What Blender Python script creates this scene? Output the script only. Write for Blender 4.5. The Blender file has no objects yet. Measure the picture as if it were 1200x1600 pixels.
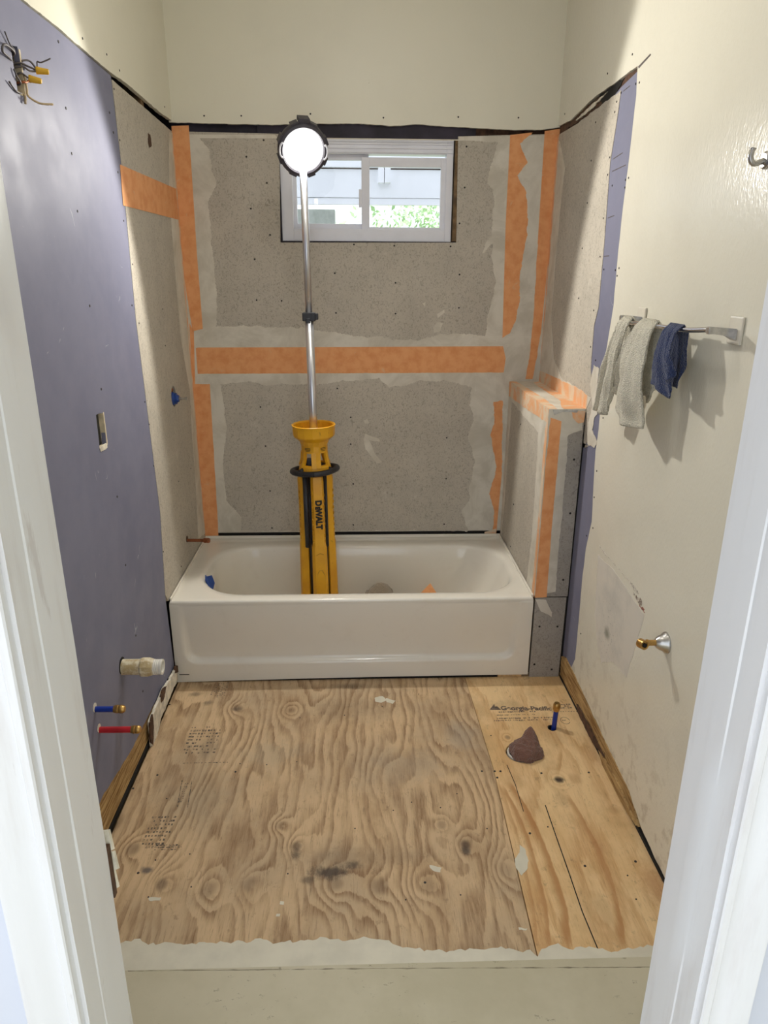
import bpy, bmesh, math, random
from mathutils import Vector, Matrix, noise as mnoise
from mathutils.geometry import tessellate_polygon
import numpy as np

# ------------------------------------------------------------------ camera, sky, lights, exposure
scn = bpy.context.scene
COL = scn.collection
cd = bpy.data.cameras.new('camera'); cam = bpy.data.objects.new('camera', cd); COL.objects.link(cam)
cd.sensor_fit = 'VERTICAL'; cd.sensor_height = 24.0; cd.lens = 24.0*1093.24/1600
cd.clip_start = 0.02
_r = Vector((0.9993259, -0.0363706, 0.0049909)); _u = Vector((0.0069396, 0.3206482, 0.9471729)); _w = Vector((0.0360496, 0.9464998, -0.3206845))
mm = Matrix((( _r.x, _u.x, -_w.x), (_r.y, _u.y, -_w.y), (_r.z, _u.z, -_w.z))).to_4x4()
mm.translation = Vector((0.7877654, -3.3918884, 1.6676075))
cam.matrix_world = mm
scn.camera = cam

world = bpy.data.worlds.new('world'); scn.world = world; world.use_nodes = True
bg = world.node_tree.nodes['Background']
bg.inputs[0].default_value = (0.83, 0.90, 1.0, 1); bg.inputs[1].default_value = 1.6

def lamp(name, kind, loc, energy, color, **kw):
    d = bpy.data.lights.new(name, kind); d.energy = energy; d.color = color
    for k, v in kw.items(): setattr(d, k, v)
    o = bpy.data.objects.new(name, d); COL.objects.link(o); o.location = loc
    return o
# the LED head of the tripod work light: aimed into the room, a little down and to the right
LAMP = Vector((0.579, -0.37, 2.130))
yaw, tilt = math.radians(14), math.radians(24.5)
LDIR = Vector((math.sin(yaw)*math.cos(tilt), -math.cos(yaw)*math.cos(tilt), -math.sin(tilt)))
sp = lamp('work_light_beam', 'SPOT', LAMP + LDIR*0.062, 41, (1.0, 0.965, 0.90), spot_size=math.radians(141), spot_blend=0.12, shadow_soft_size=0.035)
sp.rotation_euler = LDIR.to_track_quat('-Z', 'Y').to_euler()

lamp('added_fill_bulb', 'POINT', (.84, -1.35, 2.735), 5.5, (1.0, .97, .93), shadow_soft_size=.09)  # added fill: an unseen bulb that brightens the dim back wall
sun = lamp('sun', 'SUN', (0, 6, 8), 5.0, (1, .97, .92), angle=.02); sun.rotation_euler = Vector((-.20, -.10, -1.0)).to_track_quat('-Z', 'Y').to_euler()
scn.view_settings.view_transform = 'Standard'; scn.view_settings.look = 'None'
scn.view_settings.gamma = 1.0; scn.view_settings.use_curve_mapping = False
scn.view_settings.exposure = 0.27

# ------------------------------------------------------------------ dimensions (metres; back wall y=0, left wall x=0, floor z=0)
W = 1.671; WT = 1.524; D = 0.7408; HT = 0.3857; ZP = 1.1814; ZC = 2.85; YF = -2.655
rnd = random.Random(7)

# ------------------------------------------------------------------ node helpers
class G:
    def __init__(s, name):
        s.m = bpy.data.materials.new(name); s.m.use_nodes = True
        s.t = s.m.node_tree; s.n = s.t.nodes; s.l = s.t.links
        s.b = s.n['Principled BSDF']; s.co = s.n.new('ShaderNodeTexCoord').outputs['Object']
        sx = s.n.new('ShaderNodeSeparateXYZ'); s.l.new(s.co, sx.inputs[0]); s.x, s.y, s.z = sx.outputs
    def set(s, inp, v):
        if isinstance(v, bpy.types.NodeSocket): s.l.new(v, inp)
        elif isinstance(v, (tuple, list)) and len(v) == 3 and inp.type == 'RGBA': inp.default_value = (*v, 1)
        else: inp.default_value = v
    def ma(s, op, a, b=0.0, c=None, clamp=False):
        n = s.n.new('ShaderNodeMath'); n.operation = op; n.use_clamp = clamp
        s.set(n.inputs[0], a); s.set(n.inputs[1], b)
        if c is not None: s.set(n.inputs[2], c)
        return n.outputs[0]
    def mul(s, a, b): return s.ma('MULTIPLY', a, b)
    def add(s, a, b): return s.ma('ADD', a, b)
    def sub(s, a, b): return s.ma('SUBTRACT', a, b)
    def vec(s, x, y, z):
        n = s.n.new('ShaderNodeCombineXYZ'); s.set(n.inputs[0], x); s.set(n.inputs[1], y); s.set(n.inputs[2], z); return n.outputs[0]
    def sc(s, sx, sy, sz):
        n = s.n.new('ShaderNodeVectorMath'); n.operation = 'MULTIPLY'; s.l.new(s.co, n.inputs[0]); n.inputs[1].default_value = (sx, sy, sz); return n.outputs[0]
    def noise(s, scale, detail=4, rough=.55, v=None, dist=0.0):
        n = s.n.new('ShaderNodeTexNoise'); n.inputs['Scale'].default_value = scale; n.inputs['Detail'].default_value = detail
        n.inputs['Roughness'].default_value = rough; n.inputs['Distortion'].default_value = dist
        s.l.new(v if v is not None else s.co, n.inputs['Vector']); return n.outputs[0]
    def vor(s, scale, v=None, feature='F1', rand=1.0):
        n = s.n.new('ShaderNodeTexVoronoi'); n.feature = feature; n.inputs['Scale'].default_value = scale; n.inputs['Randomness'].default_value = rand
        s.l.new(v if v is not None else s.co, n.inputs['Vector']); return n.outputs['Distance']
    def step(s, v, a, b, lo=0.0, hi=1.0):
        n = s.n.new('ShaderNodeMapRange'); n.interpolation_type = 'SMOOTHSTEP'; s.set(n.inputs[0], v)
        n.inputs[1].default_value = a; n.inputs[2].default_value = b; n.inputs[3].default_value = lo; n.inputs[4].default_value = hi; return n.outputs[0]
    def mix(s, f, a, b):
        n = s.n.new('ShaderNodeMix'); n.data_type = 'RGBA'; s.set(n.inputs[0], f); s.set(n.inputs[6], a); s.set(n.inputs[7], b); return n.outputs[2]
    def bump(s, h, strength, dist=0.002):
        n = s.n.new('ShaderNodeBump'); n.inputs['Strength'].default_value = strength; n.inputs['Distance'].default_value = dist
        s.l.new(h, n.inputs['Height']); s.l.new(n.outputs[0], s.b.inputs['Normal'])
    def out(s, col, rough=.6, metal=0.0, spec=.5, coat=0.0):
        s.set(s.b.inputs['Base Color'], col); s.set(s.b.inputs['Roughness'], rough); s.set(s.b.inputs['Metallic'], metal)
        s.b.inputs['Specular IOR Level'].default_value = spec; s.b.inputs['Coat Weight'].default_value = coat
        return s.m
    def blob(s, a, b, ca, cb, ra, rb, lo=.6, hi=1.1, wob=None):      # 1 inside an ellipse, 0 outside
        d = s.ma('SQRT', s.add(s.ma('POWER', s.ma('DIVIDE', s.sub(a, ca), ra), 2.0), s.ma('POWER', s.ma('DIVIDE', s.sub(b, cb), rb), 2.0)))
        if wob is not None: d = s.add(d, wob)
        return s.step(d, lo, hi, 1.0, 0.0)

def srgb(r, g, b):
    f = lambda c: (c/255/12.92) if c/255 <= .04045 else ((c/255+.055)/1.055)**2.4
    return (f(r), f(g), f(b))

def simple(name, col, rough=.5, metal=0.0, var=.12, nscale=30, bump=0.0, bscale=200, spec=.5, coat=0.0):
    g = G(name); n = g.noise(nscale, 5)
    c = g.mix(g.step(n, .3, .7), tuple(x*(1-var) for x in col), tuple(min(1, x*(1+var*.6)) for x in col))
    if bump: g.bump(g.noise(bscale, 3), bump, .001)
    return g.out(c, rough, metal, spec, coat)

def mat_paint(name, base, rough, stipple, dirty=.25):
    g = G(name)
    big = g.noise(2.2, 5, .6); fine = g.noise(60, 4, .6)
    c = g.mix(g.mul(g.step(big, .45, .8), dirty), base, tuple(x*.80 for x in base))
    c = g.mix(g.step(fine, .70, .78, 0, .35), c, tuple(x*.55 for x in base))
    h = g.add(g.noise(150, 2, .5, g.sc(1, 1, .45)), g.mul(g.noise(420, 2), .5))
    g.bump(h, stipple, .0022)
    return g.out(c, rough, 0, .5)
M = {}
M['paint'] = mat_paint('cream_wall_paint', srgb(232, 228, 209), .42, .10)
M['ceiling'] = mat_paint('white_ceiling_paint', srgb(242, 240, 234), .7, .05)

g = G('right_wall_paint')                                             # rolled semi-gloss with mould spots and an unpainted patch
base = srgb(232, 228, 211)
big = g.noise(1.6, 5, .6)
c = g.mix(g.step(big, .42, .8, 0, .25), base, srgb(196, 188, 168))
wob = g.mul(g.sub(g.noise(9, 4), .5), .5)
md = g.mul(g.step(g.noise(75, 3, .7), .60, .66), g.blob(g.y, g.z, -1.22, .475, .12, .17, .1, 1.1, wob))
c = g.mix(g.mul(md, .8), c, srgb(96, 98, 80))
c = g.mix(g.mul(g.step(g.noise(45, 4, .8), .70, .75), g.blob(g.y, g.z, -1.2, .55, .35, .3, .3, 1.0)), c, srgb(150, 142, 126))
low = g.step(g.z, .05, .5, .35, 0)
c = g.mix(g.mul(low, g.step(g.noise(14, 5, .7), .5, .62)), c, srgb(160, 146, 124))
h = g.add(g.noise(170, 2, .5, g.sc(1, 1, .40)), g.mul(g.noise(60, 2), .5))
g.bump(h, .30, .0022)
M['paint_right'] = g.out(c, .20, 0, .5)

g = G('lavender_drywall')
base = srgb(128, 129, 149)
c = g.mix(g.step(g.noise(3, 5, .6), .35, .7, 0, .5), base, srgb(112, 113, 134))
fib = g.noise(28, 6, .75, g.sc(1, 1.0, .5), 1.2)
c = g.mix(g.step(fib, .66, .74, 0, .30), c, srgb(190, 192, 205))
sc1 = g.ma('ABSOLUTE', g.sub(g.ma('FRACT', g.add(g.add(g.mul(g.y, 2.1), g.mul(g.z, -1.3)), g.mul(g.noise(5, 3), 1.1))), .5))
c = g.mix(g.mul(g.step(sc1, .002, .008, .55, 0), g.step(g.noise(13, 2), .60, .66)), c, srgb(205, 206, 214))
c = g.mix(g.step(g.noise(90, 3, .7), .72, .76, 0, .45), c, srgb(205, 206, 214))
sm = g.mul(g.step(g.noise(7, 5, .7), .58, .72, 0, .25), g.step(g.z, .2, 1.0, 1, 0))
c = g.mix(sm, c, srgb(110, 108, 122))
g.bump(g.noise(240, 3), .06, .001)
M['purple'] = g.out(c, g.step(g.noise(6, 4), .3, .7, .50, .60), 0, .24)

def mat_board(name, base, dark, light, rest=None):
    g = G(name)
    v = g.sc(1, 1, 1)
    big = g.noise(4, 5, .65)
    c = g.mix(g.step(big, .3, .72), base, tuple(x*.86 for x in base))
    fib = g.noise(85, 5, .75, g.sc(1, 1, .7), 1.8)
    c = g.mix(g.step(fib, .52, .60, 0, .46), c, dark)
    c = g.mix(g.mul(g.step(g.noise(120, 4, .8, None, 2.0), .60, .66), .40), c, light)
    c = g.mix(g.mul(g.step(g.noise(9, 6, .7), .62, .68), .28), c, light)
    g.bump(g.add(g.noise(260, 3), fib), .22, .0012)
    return g.out(c, .85, 0, .25)
M['board'] = mat_board('grey_cement_board', srgb(198, 190, 175), srgb(118, 110, 98), srgb(222, 216, 204))
M['board_dark'] = mat_board('darker_grey_cement_board', srgb(174, 168, 158), srgb(112, 107, 101), srgb(190, 186, 178))  # darker grey variant for the front boards of the pony wall
g = G('dried_thinset')
c = g.mix(g.step(g.noise(6, 6, .65, None, .6), .35, .68), srgb(222, 216, 202), srgb(200, 193, 177))
c = g.mix(g.step(g.noise(18, 4, .7, g.sc(1, 1, .3)), .6, .72, 0, .35), c, srgb(230, 225, 213))
g.bump(g.noise(30, 6, .65), .25, .002)
M['thinset'] = g.out(c, .8, 0, .3)
g = G('orange_fleece_tape')
c = g.mix(g.step(g.noise(22, 5, .6), .35, .7), srgb(238, 172, 118), srgb(228, 154, 98))
c = g.mix(g.step(g.noise(13, 6, .75, None, .8), .60, .69, 0, .55), c, srgb(226, 190, 152))
c = g.mix(g.step(g.noise(60, 5, .75, None, 1.2), .66, .72, 0, .5), c, srgb(222, 206, 182))
g.bump(g.noise(300, 3), .18, .0008)
M['tape'] = g.out(c, .72, 0, .3)
g = G('thinset_smeared_orange_tape')
c = g.mix(g.step(g.noise(9, 6, .7, None, .6), .40, .62), srgb(234, 176, 128), srgb(224, 206, 180))
g.bump(g.noise(120, 4), .2, .001)
M['tape_smear'] = g.out(c, .75, 0, .3)
M['screw'] = simple('dark_screw_head', (.025, .02, .018), .6)
M['void'] = simple('dark_wall_cavity', srgb(40, 34, 44), .8, 0, .5, 14)
M['felt'] = simple('dark_building_felt', srgb(48, 42, 56), .7, 0, .5, 9, .3, 60)
M['oldwood'] = simple('weathered_framing_wood', srgb(120, 96, 66), .8, 0, .5, 26, .4, 120)
g = G('golden_old_plate_wood')
gr = g.noise(12, 5, .7, g.sc(4, .6, 9))
c = g.mix(g.step(gr, .35, .65), srgb(196, 164, 112), srgb(132, 98, 56))
c = g.mix(g.step(g.noise(30, 5, .8), .60, .68, 0, .8), c, srgb(60, 40, 22))
g.bump(gr, .5, .004)
M['plate'] = g.out(c, .75, 0, .3)
M['torn'] = simple('torn_drywall_paper', srgb(226, 218, 200), .85, 0, .25, 35, .6, 50)
M['rust'] = simple('brown_rotten_edge', srgb(86, 60, 42), .85, 0, .5, 40, .6, 80)
M['gap'] = simple('black_gap', (.008, .007, .006), .9)

g = G('white_tub_enamel')
c = g.mix(g.step(g.noise(7, 5, .7), .52, .72, 0, .25), srgb(238, 233, 220), srgb(222, 214, 198))
c = g.mix(g.mul(g.step(g.noise(130, 3, .8), .68, .73), g.step(g.noise(5, 2), .5, .6, 0, .6)), c, srgb(140, 128, 112))
M['enamel'] = g.out(c, .16, 0, .5, .25)

def mat_yellow():
    g = G('scuffed_yellow_plastic')
    c = g.mix(g.step(g.noise(9, 4), .3, .7), srgb(236, 176, 34), srgb(220, 156, 24))
    c = g.mix(g.step(g.noise(40, 6, .8, g.sc(1, 1, .5)), .60, .68, 0, .65), c, srgb(150, 106, 34))
    g.bump(g.noise(160, 3), .08, .001)
    return g.out(c, .38, 0, .5)
M['yellow'] = mat_yellow()
M['yellow_dark'] = simple('shaded_yellow_ridge', srgb(206, 150, 30), .42, 0, .2, 40)
M['black'] = simple('black_rubber', srgb(38, 38, 42), .45, 0, .3, 40)
M['ink'] = simple('black_print', srgb(34, 28, 22), .6)
M['alu'] = simple('brushed_aluminium', srgb(206, 206, 208), .28, .9, .06, 12)
M['housing'] = simple('dark_grey_lamp_housing', srgb(62, 58, 66), .45, 0, .2)
M['chrome'] = simple('chrome', srgb(215, 215, 218), .12, 1.0, .03)
M['dullchrome'] = simple('dull_chrome', srgb(190, 188, 184), .28, .9, .2, 60, .2, 90)
M['brass'] = simple('brass', srgb(196, 156, 92), .32, .9, .2, 50)
M['copper'] = simple('dull_copper', srgb(150, 92, 62), .42, .85, .35, 50)
M['ceramic'] = simple('cream_ceramic', srgb(228, 222, 206), .22, 0, .04)
M['pexblue'] = simple('blue_pex_pipe', srgb(20, 52, 150), .35, 0, .12)
M['pexred'] = simple('red_pex_pipe', srgb(190, 34, 44), .35, 0, .12)
M['bluetape'] = simple('blue_masking_tape', srgb(24, 70, 150), .6, 0, .15, 60, .2, 80)
M['bluevalve'] = simple('blue_valve_guard', srgb(28, 66, 142), .4, 0, .15)
g = G('dirty_cream_pvc')
c = g.mix(g.step(g.noise(24, 6, .7), .42, .62), srgb(228, 218, 190), srgb(190, 168, 124))
c = g.mix(g.mul(g.step(g.noise(38, 5, .8), .55, .62), g.mul(g.step(g.x, .04, .07, 1, 0), g.step(g.z, .415, .435, 1, 0))), c, srgb(112, 62, 36))
M['pvc'] = g.out(c, .5)
M['pvcwhite'] = simple('clean_white_pvc', srgb(236, 232, 220), .4, 0, .05)
M['wirenut'] = simple('yellow_wire_nut', srgb(224, 176, 40), .4, 0, .1)
M['wire'] = simple('grey_wire', srgb(92, 84, 82), .5, 0, .3)
M['wiretan'] = simple('tan_wire_sheath', srgb(190, 168, 132), .6, 0, .2)
M['boxtan'] = simple('bare_plaster_box_side', srgb(228, 212, 180), .85, 0, .2, 40, .4, 60)
M['boxgrey'] = simple('grey_metal_box', srgb(128, 124, 112), .5, .3, .3, 40)

def mat_terry(name, col):
    g = G(name)
    n = g.vor(300); c = g.mix(g.step(n, .1, .7), tuple(x*.72 for x in col), col)
    g.bump(n, 1.0, .0035); m = g.out(c, .95, 0, .1); g.b.inputs['Sheen Weight'].default_value = .3
    return m
M['terry'] = mat_terry('cream_terry_cloth', srgb(226, 220, 200))
M['navy'] = mat_terry('navy_cloth', srgb(56, 68, 106))
M['rag'] = mat_terry('brown_rag_cloth', srgb(136, 100, 86))
M['greyrag'] = mat_terry('grey_brown_rag_cloth', srgb(168, 154, 134))

g = G('white_casing_paint')
st = g.noise(7, 5, .65, g.sc(3, 3, .35))
c = g.mix(g.step(st, .50, .75, 0, .28), srgb(226, 226, 228), srgb(184, 172, 166))
c = g.mix(g.mul(g.step(g.noise(10, 5, .7, g.sc(2, 2, .4)), 0.63, .70), g.step(g.x, .55, .65, .25, 0)), c, srgb(146, 126, 118))
g.bump(g.noise(40, 4, .6, g.sc(3, 3, .3)), .12, .002)
M['casing'] = g.out(c, .35)
M['hallwall'] = mat_paint('hall_wall_paint', srgb(206, 210, 222), .5, .06)
M['vinyl'] = simple('white_vinyl', srgb(236, 237, 244), .35, 0, .06, 6)
M['soffit'] = simple('white_painted_porch_board', srgb(244, 246, 250), .6, 0, .04, 5)
M['soffitline'] = simple('brown_porch_shadow_gap', srgb(96, 78, 60), .8)
M['block'] = simple('grey_concrete_block', srgb(178, 184, 176), .85, 0, .15, 20)
M['leaf'] = simple('sunlit_green_leaf', srgb(190, 222, 170), .5, 0, .3, 8)
M['bark'] = simple('tree_bark', srgb(110, 96, 80), .9)
M['shim'] = simple('pale_pine_shim', srgb(206, 170, 120), .6, 0, .2, 60)
M['ground'] = simple('outdoor_grass_ground', srgb(120, 130, 92), .9, 0, .2, 3)
gm = bpy.data.materials.new('window_glass'); gm.use_nodes = True
gb = gm.node_tree.nodes['Principled BSDF']; gb.inputs['Transmission Weight'].default_value = 1; gb.inputs['Roughness'].default_value = 0; gb.inputs['IOR'].default_value = 1.45
gb.inputs['Base Color'].default_value = (.97, 1, .99, 1)
tr = gm.node_tree.nodes.new('ShaderNodeBsdfTransparent'); mx = gm.node_tree.nodes.new('ShaderNodeMixShader'); gl = gm.node_tree.nodes.new('ShaderNodeBsdfGlossy')
gl.inputs['Roughness'].default_value = 0; mx.inputs[0].default_value = .06
gm.node_tree.links.new(tr.outputs[0], mx.inputs[1]); gm.node_tree.links.new(gl.outputs[0], mx.inputs[2])
gm.node_tree.links.new(mx.outputs[0], gm.node_tree.nodes['Material Output'].inputs[0])
M['glass'] = gm
em = bpy.data.materials.new('lit_led_lens'); em.use_nodes = True
eb = em.node_tree.nodes['Principled BSDF']; eb.inputs['Emission Color'].default_value = (1, .98, .96, 1); eb.inputs['Emission Strength'].default_value = 14
M['led'] = em

def mat_ply(name, base, grain, F, warp, knots, stains, grey, seed, contrast, rings=()):
    g = G(name)
    wa = g.noise(1.0, 3, .5, g.vec(g.add(g.mul(g.x, 2.6), seed), g.mul(g.y, .8), 0.0))
    wb = g.noise(1.0, 3, .55, g.vec(g.add(g.mul(g.x, 9), seed), g.mul(g.y, 2.6), 0.0))
    ph = g.add(g.mul(g.x, F), g.add(g.mul(wa, warp), g.mul(wb, 1.5)))
    knotm = None
    for (kx, ky, kr, dk) in knots:                                    # grain swirls round each knot
        dx = g.ma('DIVIDE', g.sub(g.x, kx), kr); dy = g.ma('DIVIDE', g.sub(g.y, ky), kr*1.25)
        d2 = g.add(g.mul(dx, dx), g.mul(dy, dy)); d = g.ma('SQRT', d2)
        e = g.ma('EXPONENT', g.mul(d2, -.35))
        ph = g.add(ph, g.mul(e, 2.2))
        k = g.mul(g.step(g.add(d, g.mul(g.sub(wb, .5), 1.2)), .3, 1.05, 1, 0), dk)
        knotm = k if knotm is None else g.ma('MAXIMUM', knotm, k)
    fr = g.ma('FRACT', g.add(ph, g.mul(g.sub(g.noise(1.0, 3, .7, g.vec(g.mul(g.x, 90), g.mul(g.y, 9), 2.0)), .5), .5)))
    saw = g.mul(g.step(fr, .25, .88), g.step(fr, .90, 1.0, 1, 0))
    fine = g.noise(1.0, 5, .75, g.vec(g.mul(g.x, 330), g.mul(g.y, 16), 0.0))
    fib = g.noise(1.0, 4, .75, g.vec(g.mul(g.x, 110), g.mul(g.y, 7), 7.0))
    band = g.mul(saw, g.mul(g.step(g.noise(1.0, 3, .6, g.vec(g.mul(g.x, 9), g.mul(g.y, 3), 4.0)), .32, .60, .25, 1), g.step(fib, .30, .62, .35, 1)))
    patch = g.noise(3.0, 5, .6)
    c = g.mix(g.step(patch, .35, .7), base, grey)
    c = g.mix(g.step(g.noise(5.5, 5, .65, g.sc(1.4, .7, 1)), .46, .68, 0, .50), c, tuple(x*y for x, y in zip(base, (.62, .56, .50))))
    c = g.mix(g.mul(band, contrast), c, grain)
    c = g.mix(g.mul(g.mul(g.step(fine, .50, .66), g.step(fib, .42, .62)), .62*contrast+.08), c, tuple(x*.45 for x in grain))
    c = g.mix(g.step(g.noise(26, 6, .8, g.sc(1, .6, 1)), .56, .70, 0, .45), c, srgb(112, 88, 64))
    c = g.mix(g.step(g.noise(48, 6, .85, g.sc(1, .35, 1)), .62, .68, 0, .35*contrast), c, srgb(216, 202, 178))
    c = g.mix(g.step(g.noise(70, 4, .8), .70, .74, 0, .5), c, srgb(66, 52, 40))
    if knotm is not None: c = g.mix(g.mul(knotm, .85), c, srgb(88, 70, 56))
    wl_ = g.mul(g.sub(g.noise(5, 4, .6), .5), .030)
    for (p0, p1, p2, wd, op) in rings:                                # broad growth rings running down the sheet
        (x0, y0), (x1, y1), (x2, y2) = p0, p1, p2
        A = np.linalg.solve(np.array([[y0*y0, y0, 1], [y1*y1, y1, 1], [y2*y2, y2, 1]]), np.array([x0, x1, x2]))
        cx = g.add(g.mul(g.add(g.mul(g.y, float(A[0])), float(A[1])), g.y), float(A[2]))
        dd = g.sub(g.add(g.x, wl_), cx)
        ms = g.mul(g.mul(g.step(dd, -wd*2.2, -wd*.1), g.step(dd, wd*.3, wd*.7, 1, 0)), g.mul(g.step(g.y, y2-.02, y2+.05), g.step(g.y, y0-.06, y0, 1, 0)))
        c = g.mix(g.mul(ms, op), c, tuple(q*.92 for q in grain))
    wob = g.mul(g.sub(g.noise(16, 6, .8, g.sc(1, .6, 1)), .5), 2.4)
    for (sx, sy, rx, ry, op, col) in stains:
        c = g.mix(g.mul(g.blob(g.x, g.y, sx, sy, rx, ry, .15, 1.1, wob), op), c, col)
    g.bump(g.add(g.mul(band, -.6), fine), .22, .0014)
    return g.out(c, .68, 0, .3)
dk = srgb(62, 54, 50)
kn = [((0.5884, -1.6717),.022,.8), ((1.1118, -1.6829),.024,1.0), ((0.0900, -1.6663),.026,.5), ((0.2112, -1.8032),.024,.7), ((0.3493, -1.8254),.03,.35), ((0.4655, -1.8113),.03,.35), ((0.7146, -1.8192),.032,.4),
      ((0.8382, -1.8298),.032,.4), ((0.9807, -1.8276),.032,.3), ((1.0460, -1.5984),.018,.35), ((0.5304, -1.5852),.018,.3), ((0.5094, -0.9597),.022,.3), ((0.2873, -0.9356),.024,.5), ((1.2149, -1.7845),.03,.2)]
kn = [(a[0], a[1], r, s) for a, r, s in kn]
st_ = [((0.6944, -1.7728),(.075,.032),.85,dk), ((0.6305, -1.8007),(.03,.02),.6,dk), ((0.7641, -1.7513),(.03,.02),.7,dk), ((0.5911, -1.7045),(.018,.03),.7,dk), ((1.1081, -1.7082),(.016,.02),.8,dk),
       ((0.1546, -1.7511),(.025,.014),.8,srgb(86,82,84)), ((0.0978, -0.8339),(.035,.02),.5,dk), ((0.1634, -0.8961),(.03,.02),.5,dk), ((0.2939, -0.9446),(.03,.02),.5,dk), ((0.7263, -0.7892),(.10,.03),.35,dk),
       ((0.9629, -1.3223),(.20,.12),.25,srgb(146,140,128)), ((0.4523, -1.2366),(.14,.12),.28,srgb(160,156,138)), ((0.2228, -1.1932),(.05,.10),.35,srgb(120,110,94)), ((0.7420, -0.9665),(.25,.10),.22,srgb(104,94,80)),
       ((1.1717, -1.1452),(.08,.12),.35,srgb(150,144,134)), ((0.2232, -1.4606),(.18,.20),.22,srgb(150,142,122)), ((0.7794, -1.7227),(.30,.05),.22,srgb(88,74,60))]
st_ = [(a[0], a[1], b[0], b[1], o, c) for a, b, o, c in st_]
M['ply_worn'] = mat_ply('worn_plywood', srgb(214, 184, 144), srgb(132, 98, 66), 20, 15, kn, st_, srgb(190, 166, 134), 3.1, .78)
kn2 = [((1.4800, -1.3983),.020,1.0), ((1.3489, -1.1583),.012,.6)]
kn2 = [(a[0], a[1], r, s) for a, r, s in kn2]
st2 = [((1.4800, -1.3983),(.030,.022),.9,srgb(50,44,42)), ((1.5370, -1.3968),(.03,.03),.3,srgb(170,124,84)), ((1.6201, -1.5481),(.03,.03),.3,srgb(160,116,76)), ((1.5222, -1.6958),(.025,.06),.35,srgb(176,122,74)),
       ((1.4676, -1.4988),(.03,.05),.3,srgb(160,120,84)), ((1.3263, -1.4002),(.05,.04),.25,srgb(170,130,90)), ((1.6330, -1.8438),(.05,.10),.4,srgb(160,92,48)), ((1.3856, -0.9406),(.10,.05),.25,srgb(150,132,104)),
       ((1.2329, -1.1470),(.03,.10),.3,srgb(170,158,140)), ((1.6501, -1.2725),(.04,.10),.2,srgb(196,150,110))]
st2 = [(a[0], a[1], b[0], b[1], o, c) for a, b, o, c in st2]
M['ply_new'] = mat_ply('newer_plywood', srgb(236, 204, 154), srgb(184, 128, 74), 7, 7, kn2, st2, srgb(222, 184, 130), 9.4, .50,
    [((1.2961, -1.3829), (1.3548, -1.8462), (1.3338, -2.0457), .012, .75), ((1.2737, -1.4051), (1.3049, -1.8446), (1.2769, -2.0439), .009, .65), ((1.4893, -1.4532), (1.5155, -1.7459), (1.4728, -2.0502), .010, .6),
     ((1.5309, -1.2135), (1.5179, -1.2865), (1.4877, -1.3787), .008, .5), ((1.2624, -1.3818), (1.2785, -1.7136), (1.2452, -2.0355), .006, .4)])
g = G('cream_painted_floor')
c = g.mix(g.step(g.noise(3, 5, .65), .35, .7), srgb(206, 198, 172), srgb(192, 184, 156))
c = g.mix(g.mul(g.step(g.noise(60, 6, .8, g.sc(.6, 1, 1)), .60, .66), g.step(g.noise(5, 3), .45, .6, 0, .7)), c, srgb(120, 112, 92))
g.bump(g.noise(25, 5), .15, .002)
M['floorcream'] = g.out(c, .6, 0, .3)
M['floorcream2'] = simple('pale_floor_edge', srgb(220, 214, 194), .7, 0, .08, 12, .2, 60)

g = G('bare_drywall_patch')
c = g.mix(g.step(g.noise(6, 5, .7), .4, .7), srgb(222, 216, 204), srgb(206, 202, 192))
md = g.mul(g.step(g.noise(75, 3, .7), .60, .67), g.blob(g.y, g.z, -1.20, .475, .12, .17, .1, 1.1, g.mul(g.sub(g.noise(9, 4), .5), .5)))
c = g.mix(g.mul(md, .8), c, srgb(104, 104, 88))
c = g.mix(g.blob(g.y, g.z, -1.205, .465, .035, .03, .1, 1.1, g.mul(g.sub(g.noise(30, 4), .5), .9)), c, srgb(150, 148, 132))
M['patch'] = g.out(c, .6)
g = G('scuffed_mould_streak'); c = g.mix(g.step(g.noise(90, 5, .8), .50, .56), srgb(222, 216, 202), srgb(150, 140, 126)); M['mould'] = g.out(c, .6)
g = G('scuffed_dark_streak'); c = g.mix(g.step(g.noise(80, 5, .8), .46, .54), srgb(216, 208, 194), srgb(128, 112, 98)); M['stain'] = g.out(c, .6)
M['redstain'] = simple('reddish_stain', srgb(166, 112, 96), .6, 0, .3, 80)
M['floordirt'] = simple('dirty_floor_line', srgb(150, 142, 120), .8, 0, .3, 30)
# ------------------------------------------------------------------ mesh helpers
def link(name, me, mat, parent=None, label=None, cat=None, group=None, kind=None, smooth=False):
    if smooth: me.polygons.foreach_set('use_smooth', [True]*len(me.polygons))
    o = bpy.data.objects.new(name, me); COL.objects.link(o)
    if mat: me.materials.append(M[mat] if isinstance(mat, str) else mat)
    if parent: o.parent = parent
    tag(o, label, cat, group, kind); return o
def tag(o, label=None, cat=None, group=None, kind=None):
    for k, v in (('label', label), ('category', cat), ('group', group), ('kind', kind)):
        if v: o[k] = v
    return o
def empty(name, loc=(0, 0, 0), **kw):
    o = bpy.data.objects.new(name, None); COL.objects.link(o); o.location = loc; o.empty_display_size = .05
    return tag(o, **kw)
def attach(o, root):                                                  # meshes are written in room coordinates
    o.parent = root; o.matrix_parent_inverse = Matrix.Translation(-Vector(root.location)); return o
def mesh(name, vs, fs):
    me = bpy.data.meshes.new(name); me.from_pydata([tuple(v) for v in vs], [], fs); me.update(); return me
def frombm(name, bm):
    bmesh.ops.recalc_face_normals(bm, faces=bm.faces)
    me = bpy.data.meshes.new(name); bm.to_mesh(me); bm.free(); return me
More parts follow.
